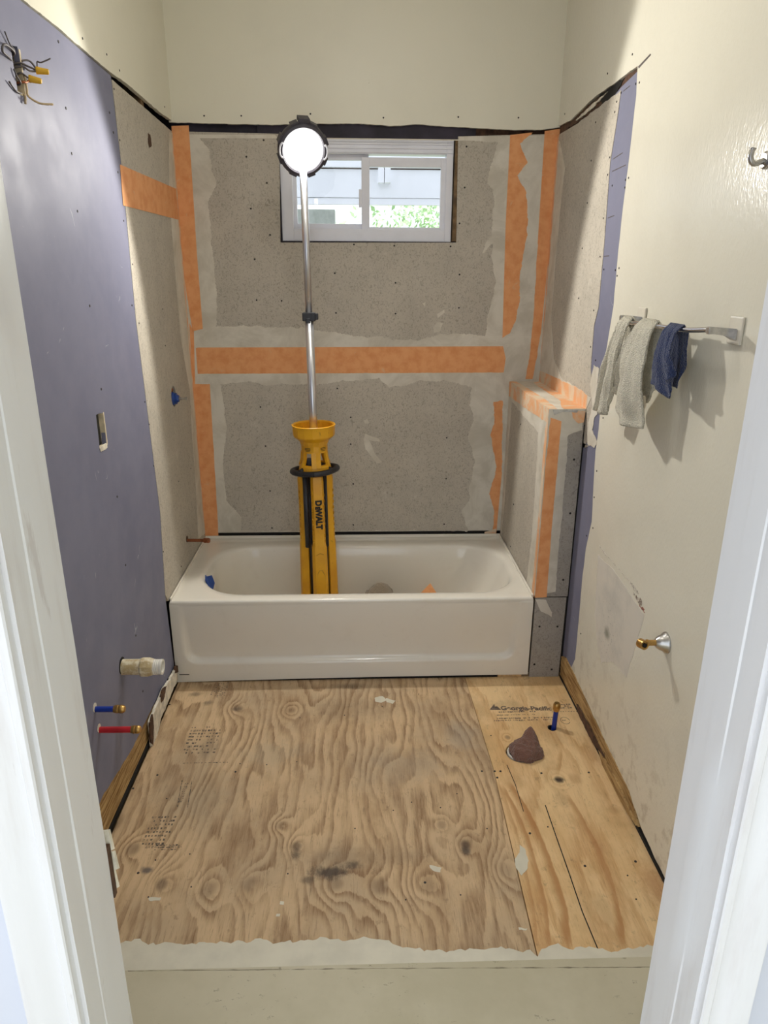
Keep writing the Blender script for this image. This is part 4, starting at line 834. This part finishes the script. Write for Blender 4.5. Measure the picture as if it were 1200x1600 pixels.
for a in (A0-.62, A0+.60):
    c0 = Vector((math.sin(a)*.0585, -math.cos(a)*.0585, .878)); rt = Vector((math.cos(a), math.sin(a), 0))
    for j in range(3): 
        bm = bmesh.new(); w_ = (.014, .014, .009)[j]; z = .007-j*.006
        box(bm, (-w_, -.0004, -.0011), (w_, .0004, .0011)); bm.transform(Matrix.Translation(c0+Vector((0, 0, z))) @ Matrix.Rotation(a, 4, 'Z'))
        link('small_print', frombm('small_print', bm), 'ink', tl)
bm = bmesh.new(); ring = []
for k in range(37):
    a = 2*math.pi*k/36; r_ = .098 + .006*math.cos(3*(a-A0)); ring.append((math.sin(a)*r_, -math.cos(a)*r_*.86, .775+.006*math.sin(a)+.004*math.cos(a)))
tube(bm, ring, .0125, 10, False); link('carry_ring', frombm('carry_ring', bm), 'black', tl, smooth=True, label='thick black rubber ring handle')
for a in (A0-1.0, A0+1.0, A0+3.14): tubeo('ring_clip', [(math.sin(a)*.06, -math.cos(a)*.06, .79), (math.sin(a)*.09, -math.cos(a)*.078, .779)], .010, 'black', tl, 8)
bm = bmesh.new()
box(bm, (-.035, -.03, .80), (-.005, .01, .83), .004)
link('ring_bracket', frombm('ring_bracket', bm), 'black', tl)
tubeo('pole', [(0, 0, .70), (0, 0, 1.43)], .0175, 'alu', tl, 20)
tubeo('pole', [(0, 0, 1.42), (0, 0, 2.00)], .0145, 'alu', tl, 20)
bm = bmesh.new(); box(bm, (-.027, -.024, 1.413), (.027, .024, 1.447), .004); box(bm, (.024, -.018, 1.418), (.038, .014, 1.443), .003); box(bm, (-.012, -.028, 1.405), (.006, -.02, 1.425), .002)
link('clamp', frombm('clamp', bm), 'black', tl, label='black pole clamp')
# head
hx = LDIR
def headpart(name, prof, mat, seg=40, parent=None, **kw):
    o = latheo(name, prof, LAMP, hx, mat, None, seg, **kw); return o
M4 = Matrix.Rotation(-.0122, 4, 'Y'); M4.translation = Vector(tl.location); Minv = M4.inverted()
def headattach(o): o.parent = tl; o.matrix_parent_inverse = Minv; return o
hd = headattach(headpart('lamp_head', [(0, -.075), (.030, -.075), (.040, -.060), (.070, -.045), (.088, -.020), (.096, 0), (.097, .022), (.092, .032), (.082, .036), (.0765, .030), (.0765, .022), (.0, .022)], 'housing'))
headattach(headpart('lamp_lens', [(0, .0300), (.060, .0285), (.0755, .0245)], 'led', label='round white LED lens, lit'))
side = hx.cross(Vector((0, 0, 1))).normalized(); upv = side.cross(hx).normalized()
for s in (-1, 1):
    pts = [LAMP+hx*.036+side*s*(.080+.012*math.cos(t))+upv*(.026*math.sin(t)) for t in [math.radians(-95+19*k) for k in range(11)]]
    headattach(tubeo('lens_bracket', pts, .0035, 'vinyl', None, 8))
bm = bmesh.new()
for k in range(8):
    a = math.radians(45*k+22); c = LAMP + (side*math.cos(a)+upv*math.sin(a))*.094 + hx*.008
    mt = Matrix((side*(-math.sin(a))+upv*math.cos(a), side*math.cos(a)+upv*math.sin(a), hx)).transposed().to_4x4(); mt.translation = c
    r = bmesh.ops.create_cube(bm, size=1); 
    for v in r['verts']: v.co = mt @ Vector((v.co.x*.030, v.co.y*.012, v.co.z*.04))
c = LAMP + upv*.102 + hx*.0; mt.translation = c; mt = Matrix((side, upv, hx)).transposed().to_4x4(); mt.translation = c
r = bmesh.ops.create_cube(bm, size=1)
for v in r['verts']: v.co = mt @ Vector((v.co.x*.042, v.co.y*.014, v.co.z*.05))
headattach(link('bumper', frombm('bumper', bm), 'housing'))
headattach(tubeo('swivel_bracket', [LAMP-upv*.10+hx*-.01, LAMP-upv*.085-hx*.04, LAMP-hx*.07], .012, 'black', None, 8))

# ------------------------------------------------------------------ pipes and stubs
def stub(name, label, cat, base, d, Lp, rp, mp, cap, group=None, capmat='brass'):
    base = Vector(base); d = Vector(d).normalized(); t = empty(name, base, label=label, cat=cat, group='capped water pipe stubs')
    att(latheo('pipe', [(0, -.02), (rp, -.02), (rp, Lp), (0, Lp)], base, d, mp, seg=18), t)
    rc, Lc = cap
    att(latheo('end_cap', [(0, Lp-.004), (rc*.86, Lp-.004), (rc*.9, Lp), (rc, Lp+.002), (rc, Lp+Lc*.30), (rc*.9, Lp+Lc*.36), (rc, Lp+Lc*.46), (rc*.98, Lp+Lc*.8), (rc*.7, Lp+Lc), (0, Lp+Lc)], base, d, capmat, seg=18, label='rounded brass push cap'), t)
    return t
stub('water_pipe', 'blue plastic water pipe stub with brass cap on the lavender wall, above the red one', 'pipe', (.001, -1.578, .4395), (1, 0, -.01), .058, .0088, 'pexblue', (.0125, .028))
stub('water_pipe', 'red plastic water pipe stub with brass cap low on the lavender wall', 'pipe', (.001, -1.570, .3615), (1, 0, -.01), .098, .0095, 'pexred', (.0125, .024))
stub('water_pipe', 'upright blue plastic pipe stub with brass cap rising from the golden plywood floor', 'pipe', (1.542, -1.104, -.0), (.03, .0, 1), .082, .0095, 'pexblue', (.0140, .030))
stub('water_pipe', 'copper spout stub on the left wall above the bathtub rim', 'pipe', (.001, -.365, .512), (1, 0, -.02), .078, .0075, 'copper', (.0115, .026), capmat='copper')
fp = empty('drain_pipe', (.0, -1.325, .430), label='stained cream plastic drain pipe sticking out of the lavender wall', cat='drain pipe')
att(latheo('pipe', [(0, -.03), (.0262, -.03), (.0262, .072), (0, .072)], (0, -1.325, .430), (1, 0, -.015), 'pvc', seg=28), fp)
att(latheo('coupling', [(.024, .058), (.0295, .060), (.0325, .066), (.0325, .086), (.030, .094), (.026, .104), (.024, .106)], (0, -1.325, .430), (1, 0, -.015), 'pvc', seg=10, ang=20), fp)
att(latheo('threaded_end', [(.024, .100), (.0255, .104)] + [q for k in range(3) for q in ((.0262, .106+k*.006), (.0248, .109+k*.006))] + [(.0262, .124), (.0262, .132), (.019, .132), (.019, .090), (0, .089)], (0, -1.325, .430), (1, 0, -.015), 'pvcwhite', seg=28, label='clean white threaded pipe end'), fp)
att(latheo('wall_hole', [(0, .0012), (.0285, .0012), (.0285, .0)], (0, -1.329, .438), (1, 0, 0), 'gap', seg=24), fp)
for nm, y, z, r in (('pipe_hole', -1.580, .4475, .014), ('pipe_hole', -1.572, .3695, .013)):
    latheo(nm, [(0, .0010), (r, .0010), (r, -.001)], (0, y, z), (1, 0, 0), 'torn', wl, seg=14)
latheo('pipe_hole', [(0, .0018), (.015, .0018), (.015, .0)], (0, -.365, .518), (1, 0, 0), 'rust', wl, seg=18)
latheo('floor_hole', [(.016, .0016), (.019, .0016), (.019, -.012), (.0, -.0125)], (1.538, -1.104, -.003), (0, 0, 1), 'gap', fl, seg=20)
# mixing valve
mv = empty('mixing_valve', (.0, VC[0], VC[1]), label='blue guarded shower valve in the round hole of the left cement board', cat='shower valve')
att(latheo('valve_body', [(0, -.05), (.028, -.05), (.028, -.002), (.024, .004), (.024, .012), (.016, .014), (.014, .022), (.0, .022)], (0, VC[0]-.004, VC[1]-.010), (1, 0, 0), 'bluevalve', seg=14, ang=30), mv)
att(latheo('valve_stem', [(0, .018), (.0065, .018), (.0065, .034), (.0045, .036), (.0045, .046), (.0075, .048), (.0075, .056), (0, .058)], (0, VC[0]-.004, VC[1]-.010), (1, 0, 0), 'dullchrome', seg=14), mv)
att(boxo('valve_plate', (-.06, VC[0]-.045, VC[1]-.05), (-.052, VC[0]+.045, VC[1]+.05), 'gap'), mv)
att(tubeo('valve_tube', smoothpath([(-.03, VC[0], VC[1]+.01), (-.008, VC[0]+.006, VC[1]+.026), (-.03, VC[0]+.01, VC[1]+.04)]), .006, 'copper'), mv)
# toilet supply stop
sv = empty('supply_valve', (W, -1.62, .664), label='brass supply stub with chrome wall cup low on the cream right wall', cat='supply valve')
sd = (-1, 0, .006); so = (W-.0036, -1.640, .672)
att(latheo('wall_cup', [(.0, .032), (.012, .032), (.017, .026), (.021, .020), (.024, .012), (.030, .006), (.032, .0), (.032, -.001), (0, -.001)], so, sd, 'dullchrome', seg=24, ang=50), sv)
att(latheo('stub', [(0, .028), (.0085, .028), (.0085, .052), (.010, .053), (.010, .058), (.0085, .059), (.0085, .066), (0, .066)], so, sd, 'brass', seg=18), sv)
att(latheo('elbow_end', [(0, .008), (.0085, .008), (.0095, .011), (.0135, .012), (.0140, .004), (.0140, -.010), (.011, -.013), (0, -.013)], (so[0]-.072, so[1]-.006, so[2]), (.25, -1, .15), 'brass', seg=20), sv)
att(latheo('elbow_opening', [(0, .0128), (.0062, .0128), (.0065, .010)], (so[0]-.072, so[1]-.006, so[2]), (.25, -1, .15), 'gap', seg=14), sv)
# hook at the right edge of the picture
rh = empty('robe_hook', (W, -1.760, 1.905), label='small dark chrome robe hook high on the glossy right wall', cat='hook')
att(latheo('hook_base', [(0, .008), (.014, .008), (.018, .004), (.018, 0)], (W-.0036, -1.760, 1.905), (-1, 0, 0), 'dullchrome', seg=18), rh)
att(tubeo('hook_arm', smoothpath([(W-.008, -1.760, 1.905), (W-.030, -1.760, 1.898), (W-.040, -1.760, 1.910), (W-.038, -1.760, 1.928)]), [.006]*24+[.008], 'dullchrome'), rh)

# ------------------------------------------------------------------ towel bar and cloths
XB = W-.0655; ZB = 1.540; Y0, Y1 = -1.185, -1.752
tw = empty('towel_bar', (W, (Y0+Y1)/2, ZB), label='chrome towel bar with square cream ceramic brackets on the right wall', cat='towel bar')
rod = [(XB, Y0+.004, ZB-.004), (XB-.0005, -1.30, ZB-.002), (XB-.001, -1.45, ZB), (XB-.0005, -1.62, ZB+.002), (XB, Y1-.004, ZB+.012)]
att(tubeo('rod', smoothpath(rod, 5), .0065, 'chrome', None, 14), tw)
def bracket(y, z):
    bm = bmesh.new(); box(bm, (W-.0105, y-.030, z-.032), (W-.0036, y+.030, z+.032), .004)
    ob = att(link('bracket', frombm('bracket', bm), 'ceramic'), tw)
    bm = bmesh.new(); vs = []
    for x, hw, h0, h1 in ((W-.010, .016, -.022, .004), (W-.030, .009, -.012, .006), (W-.060, .008, -.008, .008), (W-.074, .0085, -.0085, .0085)):
        vs.append([bm.verts.new((x, y+a*hw, z+b)) for a, b in ((-1, h0), (1, h0), (1, h1), (-1, h1))])
    for p, q in zip(vs, vs[1:]):
        for k in range(4): bm.faces.new((p[k], p[(k+1) % 4], q[(k+1) % 4], q[k]))
    bm.faces.new(vs[-1]); bm.faces.new(vs[0][::-1])
    bmesh.ops.bevel(bm, geom=list(bm.edges), offset=.002, segments=2, affect='EDGES')
    att(link('bracket_arm', frombm('bracket_arm', bm), 'dullchrome'), tw)
bracket(Y0, ZB+.006); bracket(Y1, ZB+.010)
def pl(poly, t):
    k = t*(len(poly)-1); i = min(int(k), len(poly)-2); f = k-i; return tuple(poly[i][q]*(1-f)+poly[i+1][q]*f for q in (0, 1))
def cloth(name, label, top, front, back, mat, folds, amp, seed, thick, grp=None, xf=.014, bulge=.02):
    """cloth hung over the rod: top = (y0, y1) on the rod, front/back = hem outlines (y, z)"""
    NU, NV = 56, 60; vs = []; fs = []
    for i in range(NU+1):
        u = i/NU; ty = top[0]+(top[1]-top[0])*u; fy, fz = pl(front, u); by, bz = pl(back, u); Lf = ZB-fz; Lb = ZB-bz
        for j in range(NV+1):
            v = -1+2*j/NV; s = abs(v)
            fold = math.sin(2*math.pi*folds*u+seed+1.1*s)*.65+.35*math.sin(2*math.pi*folds*2.3*u+seed*2-2*s)
            n = mnoise.noise(Vector((u*4, s*5, seed)))*.5+mnoise.noise(Vector((u*26, s*40, seed)))*.10
            if v >= 0: y = ty+(fy-ty)*s**1.15; z = ZB-Lf*s; x = XB-xf-bulge*math.sin(math.pi*min(1, s*1.1))*.5 - (amp*(.25+.75*s))*(fold+n+.6)
            else: y = ty+(by-ty)*s**1.15; z = ZB-Lb*s; x = XB+xf+.006*s + (amp*.45*(.3+.7*s))*(fold+n)*-1
            b = math.sin(min(1, s/.05)*math.pi/2)
            x = XB*(1-b)+x*b; z = z+(.0130)*(1-b)
            x = min(x, W-.0165)
            vs.append((x, y+n*.006*s, z))
    for i in range(NU):
        for j in range(NV): a = i*(NV+1)+j; fs.append((a, a+1, a+NV+2, a+NV+1))
    o = link(name, mesh(name, vs, fs), mat, smooth=True, label=label, cat=cat_, group='cloths on the towel bar')
    m = o.modifiers.new('thickness', 'SOLIDIFY'); m.thickness = thick; m.offset = 0
    return o
cat_ = 'cloth'
cloth('washcloth', 'cream terry washcloth at the far left end of the towel bar, nearest the tub', (-1.200, -1.268), [(-1.085, 1.245), (-1.10, 1.238), (-1.14, 1.24), (-1.185, 1.245), (-1.20, 1.30)], [(-1.15, 1.33), (-1.19, 1.33), (-1.26, 1.32)], 'terry', 1.6, .013, 1.0, .006)
cloth('washcloth', 'cream terry washcloth hanging between the other cream one and the navy cloth', (-1.345, -1.455), [(-1.238, 1.33), (-1.25, 1.30), (-1.31, 1.27), (-1.37, 1.25), (-1.43, 1.252), (-1.485, 1.262)], [(-1.36, 1.34), (-1.40, 1.32), (-1.44, 1.36), (-1.45, 1.38)], 'terry', 1.3, .018, 2.2, .006, bulge=.04)
cloth('washcloth', 'small navy blue cloth hanging on the chrome towel bar', (-1.530, -1.612), [(-1.4932, 1.3924), (-1.5316, 1.3928), (-1.5580, 1.3883), (-1.6007, 1.3682), (-1.6234, 1.3704), (-1.6155, 1.4068), (-1.6333, 1.4223), (-1.6384, 1.4295)], [(-1.49, 1.46), (-1.51, 1.42), (-1.54, 1.39), (-1.58, 1.39), (-1.605, 1.45)], 'navy', 1.8, .012, 3.9, .003)

# ------------------------------------------------------------------ junction box wires
wj = empty('wire_bundle', (0, -1.445, 2.09), label='loose wires with two yellow wire nuts hanging from the box in the lavender wall', cat='wires')
def wire(pts, r=.0022, m='wire', nm='wire'): return att(tubeo(nm, smoothpath(pts, 6), r, m, None, 6), wj)
def nut(p, d):
    p = Vector(p); att(latheo('wire_nut', [(0, 0), (.0085, 0), (.0085, .004), (.0078, .006), (.0062, .026), (.0045, .028), (0, .028)], p, d, 'wirenut', seg=12), wj)
yb = -1.478
wire([(-.02, yb, 2.13), (.000, yb+.01, 2.135), (.010, yb+.03, 2.133), (.020, yb+.055, 2.131)])
wire([(-.02, yb, 2.12), (.004, yb+.01, 2.128), (.012, yb+.03, 2.124), (.020, yb+.055, 2.129)])
wire([(-.02, yb, 2.125), (.002, yb+.02, 2.142), (.012, yb+.04, 2.146), (.020, yb+.055, 2.132)])
nut((.018, yb+.055, 2.131), (1, .22, -.06))
wire([(.021, yb+.056, 2.138), (.022, yb+.058, 2.150), (.030, yb+.06, 2.149), (.050, yb+.07, 2.160)], .0018)
wire([(-.02, yb, 2.10), (.002, yb, 2.112), (.006, yb+.02, 2.110), (.008, yb+.035, 2.108)])
wire([(-.02, yb, 2.09), (.003, yb+.005, 2.095), (.004, yb+.02, 2.098), (.008, yb+.035, 2.106)], .003, 'copper')
nut((.006, yb+.035, 2.109), (1, .20, -.16))
wire([(-.02, yb+.01, 2.105), (.002, yb+.015, 2.112), (.004, yb+.02, 2.085), (.006, yb+.018, 2.068), (.022, yb+.04, 2.058), (.046, yb+.06, 2.060)], .0024, 'wiretan')
wire([(-.02, yb, 2.075), (.002, yb-.012, 2.068), (.003, yb-.04, 2.066), (.004, yb-.072, 2.078)], .0022)
wire([(-.02, yb, 2.15), (.003, yb-.018, 2.152), (.004, yb-.04, 2.160), (.006, yb-.062, 2.178)], .0018)
wire([(-.02, yb, 2.14), (.003, yb-.02, 2.148), (.006, yb-.06, 2.152), (.008, yb-.085, 2.146), (.008, yb-.092, 2.132), (.004, yb-.055, 2.130), (-.01, yb, 2.130)], .0028)
wire([(-.02, yb, 2.085), (.003, yb-.01, 2.088), (.005, yb-.03, 2.10), (.003, yb-.036, 2.112)], .002)
wire([(-.01, yb, 2.07), (.004, yb+.002, 2.066), (.005, yb-.004, 2.048)], .003, 'wiretan')

# ------------------------------------------------------------------ toilet flange stuffed with a rag
FX, FY = (1.3754, -1.2497)[0], (1.3754, -1.2497)[1]
tf = empty('toilet_flange', (FX, FY, 0), label='white plastic drain flange let into the plywood floor, stuffed with a brown rag', cat='pipe flange')
att(latheo('flange_ring', [(.040, -.015), (.040, .002), (.0435, .003), (.046, .002), (.046, -.015)], (FX, FY, 0), (0, 0, 1), 'pvcwhite', seg=40), tf)
att(latheo('flange_well', [(0, -.016), (.040, -.016), (.040, -.001)], (FX, FY, 0), (0, 0, 1), 'gap', seg=30), tf)
bm = bmesh.new(); bmesh.ops.create_icosphere(bm, subdivisions=5, radius=1)
for v in bm.verts:
    d = v.co.normalized(); n1 = mnoise.noise(d*1.4+Vector((2, 5, 1))); n2 = 1-abs(mnoise.noise(d*2.8+Vector((3, 1, 8))))*2.2; n3 = 1-abs(mnoise.noise(d*7+Vector((1, 1, 4))))*2
    s = 1+.14*n1+.10*n2+.035*n3
    x, y, z = d.x*.058*s, d.y*.050*s, max(d.z, -.12)*.046*s
    pk = math.exp(-((d.x-.30)**2+(d.y-.55)**2)/.18)*max(d.z, 0)          # the rag's upstanding ear
    z += pk*.040; x += pk*.008; y += pk*.02
    gr_ = math.exp(-((d.x+.25)**2)/.02)*max(d.y, 0)*.3
    z -= gr_*.02
    v.co = Vector((FX+.021+x, FY-.004+y, .006+z))
tag(link('rag', frombm('rag', bm), 'rag', smooth=True), 'balled brown rag stuffed in the floor drain opening', 'rag')

# ------------------------------------------------------------------ printing on the plywood
X0_, X1_ = (1.3593, -0.9668), (1.5421, -0.9721)
def ftext(body, c, h, fat=0.0, sx=1.0): return textmesh('ink_stamp', body, h, 'stamp', fl, (c[0], c[1], .0004), (1, -.04, 0), (.04, 1, 0), fat, .0001, sx=sx)
g = G('faded_ink'); c_ = g.mix(g.step(g.noise(120, 5, .7), .42, .58), srgb(82, 72, 70), srgb(140, 120, 98)); M['stamp'] = g.out(c_, .8)
g = G('faded_ink_worn'); c_ = g.mix(g.step(g.noise(70, 5, .7), .45, .60), srgb(90, 80, 70), srgb(166, 142, 112)); M['stamp2'] = g.out(c_, .8)
ftext('Georgia-Pacific', (1.4627, -0.9742), .038, .0014, .90)
slab('ink_stamp', 'F', [(1.3125, -0.9787), (1.3382, -0.9392), (1.3428, -0.9707), (1.3515, -0.9798)], .0004, .0002, 'stamp', fl)
slab('ink_stamp', 'F', [(1.3358, -0.9661), (1.3461, -0.9530), (1.3593, -0.9801), (1.3489, -0.9798)], .0004, .0002, 'stamp', fl)
def ticks(c0, ux, uy, cols, rows, cw, rh, seed, m='stamp2', dens=.75):
    """blocks of illegible small print: rows of short worn dashes"""
    r = random.Random(seed); bm = bmesh.new()
    for j in range(rows):
        for i in range(cols):
            if r.random() > dens: continue
            w = cw*r.uniform(.35, .9); h = rh*r.uniform(.35, .6); ox = i*cw; oy = j*rh
            p = [Vector((c0[0], c0[1], .0005)) + Vector((ux[0], ux[1], 0))*(ox+a) + Vector((uy[0], uy[1], 0))*(oy+b) for a, b in ((0, 0), (w, 0), (w, h), (0, h))]
            bm.faces.new([bm.verts.new(q) for q in p])
    link('ink_stamp', frombm('ink_stamp', bm), m, fl, kind='stuff')
ticks((1.3464, -0.9929), (1, 0), (0, -1), 17, 1, .009, .013, 11, 'stamp', .95)
ticks((1.3345, -1.0142), (1, 0), (0, -1), 24, 1, .0065, .008, 1, 'stamp'); ticks((1.3177, -1.0352), (1, 0), (0, -1), 34, 2, .007, .014, 2, 'stamp', .85)
ticks((1.5827, -0.9777), (1, 0), (0, 1), 7, 3, .010, .012, 3, 'stamp'); ticks((1.5612, -0.9991), (1, 0), (0, -1), 10, 1, .011, .006, 31, 'stamp', 1)
def linef(a, b, w, m='stamp2'):
    a = Vector(a); b = Vector(b); n = (b-a).normalized(); n = Vector((-n.y, n.x))*w/2
    slab('ink_stamp', 'F', [tuple(a+n), tuple(b+n), tuple(b-n), tuple(a-n)], .0005, .0002, m, fl)
ring_ = [((1.5987, -1.0603)[0]+.018*math.cos(k*.45), (1.5987, -1.0603)[1]+.022*math.sin(k*.45)) for k in range(14)]
for a, b in zip(ring_, ring_[1:]): linef(a, b, .002, 'stamp')
ticks((1.5872, -1.0557), (1, 0), (0, -1), 3, 1, .006, .010, 33, 'stamp', 1)
# stamps along the left sheet, running with the boards
for (pa, pb, n_, sd_) in (((300,1138), (345,1138), 7, 4), ((293,1166), (342,1166), 7, 5), ((340,1066), (366,1066), 4, 6), ((342,1098), (352,1098), 3, 8)):
    a, b = None, None
ticks((0.1342, -1.0586), (1, 0), (0, -1), 11, 9, .011, .019, 4); ticks((0.1490, -1.2701), (1, 0), (0, -1), 13, 1, .013, .008, 44, dens=.95); ticks((0.1629, -0.7433), (1, 0), (0, -1), 7, 12, .009, .010, 5, dens=.6)
ticks((0.1117, -1.5332), (1, 0), (0, -1), 8, 8, .010, .016, 6, dens=.8); ticks((0.1262, -1.6573), (1, 0), (0, -1), 13, 2, .009, .006, 66, dens=.9); ticks((0.1562, -1.6531), (1, 0), (0, -1), 7, 3, .010, .009, 67, dens=.8)
linef((0.1683, -1.3715), (0.1820, -1.4921), .0028); linef((0.2022, -1.3660), (0.2164, -1.4961), .0028)
ticks((0.1808, -1.3783), (1, 0), (0, -1), 2, 12, .007, .008, 7, dens=.9)
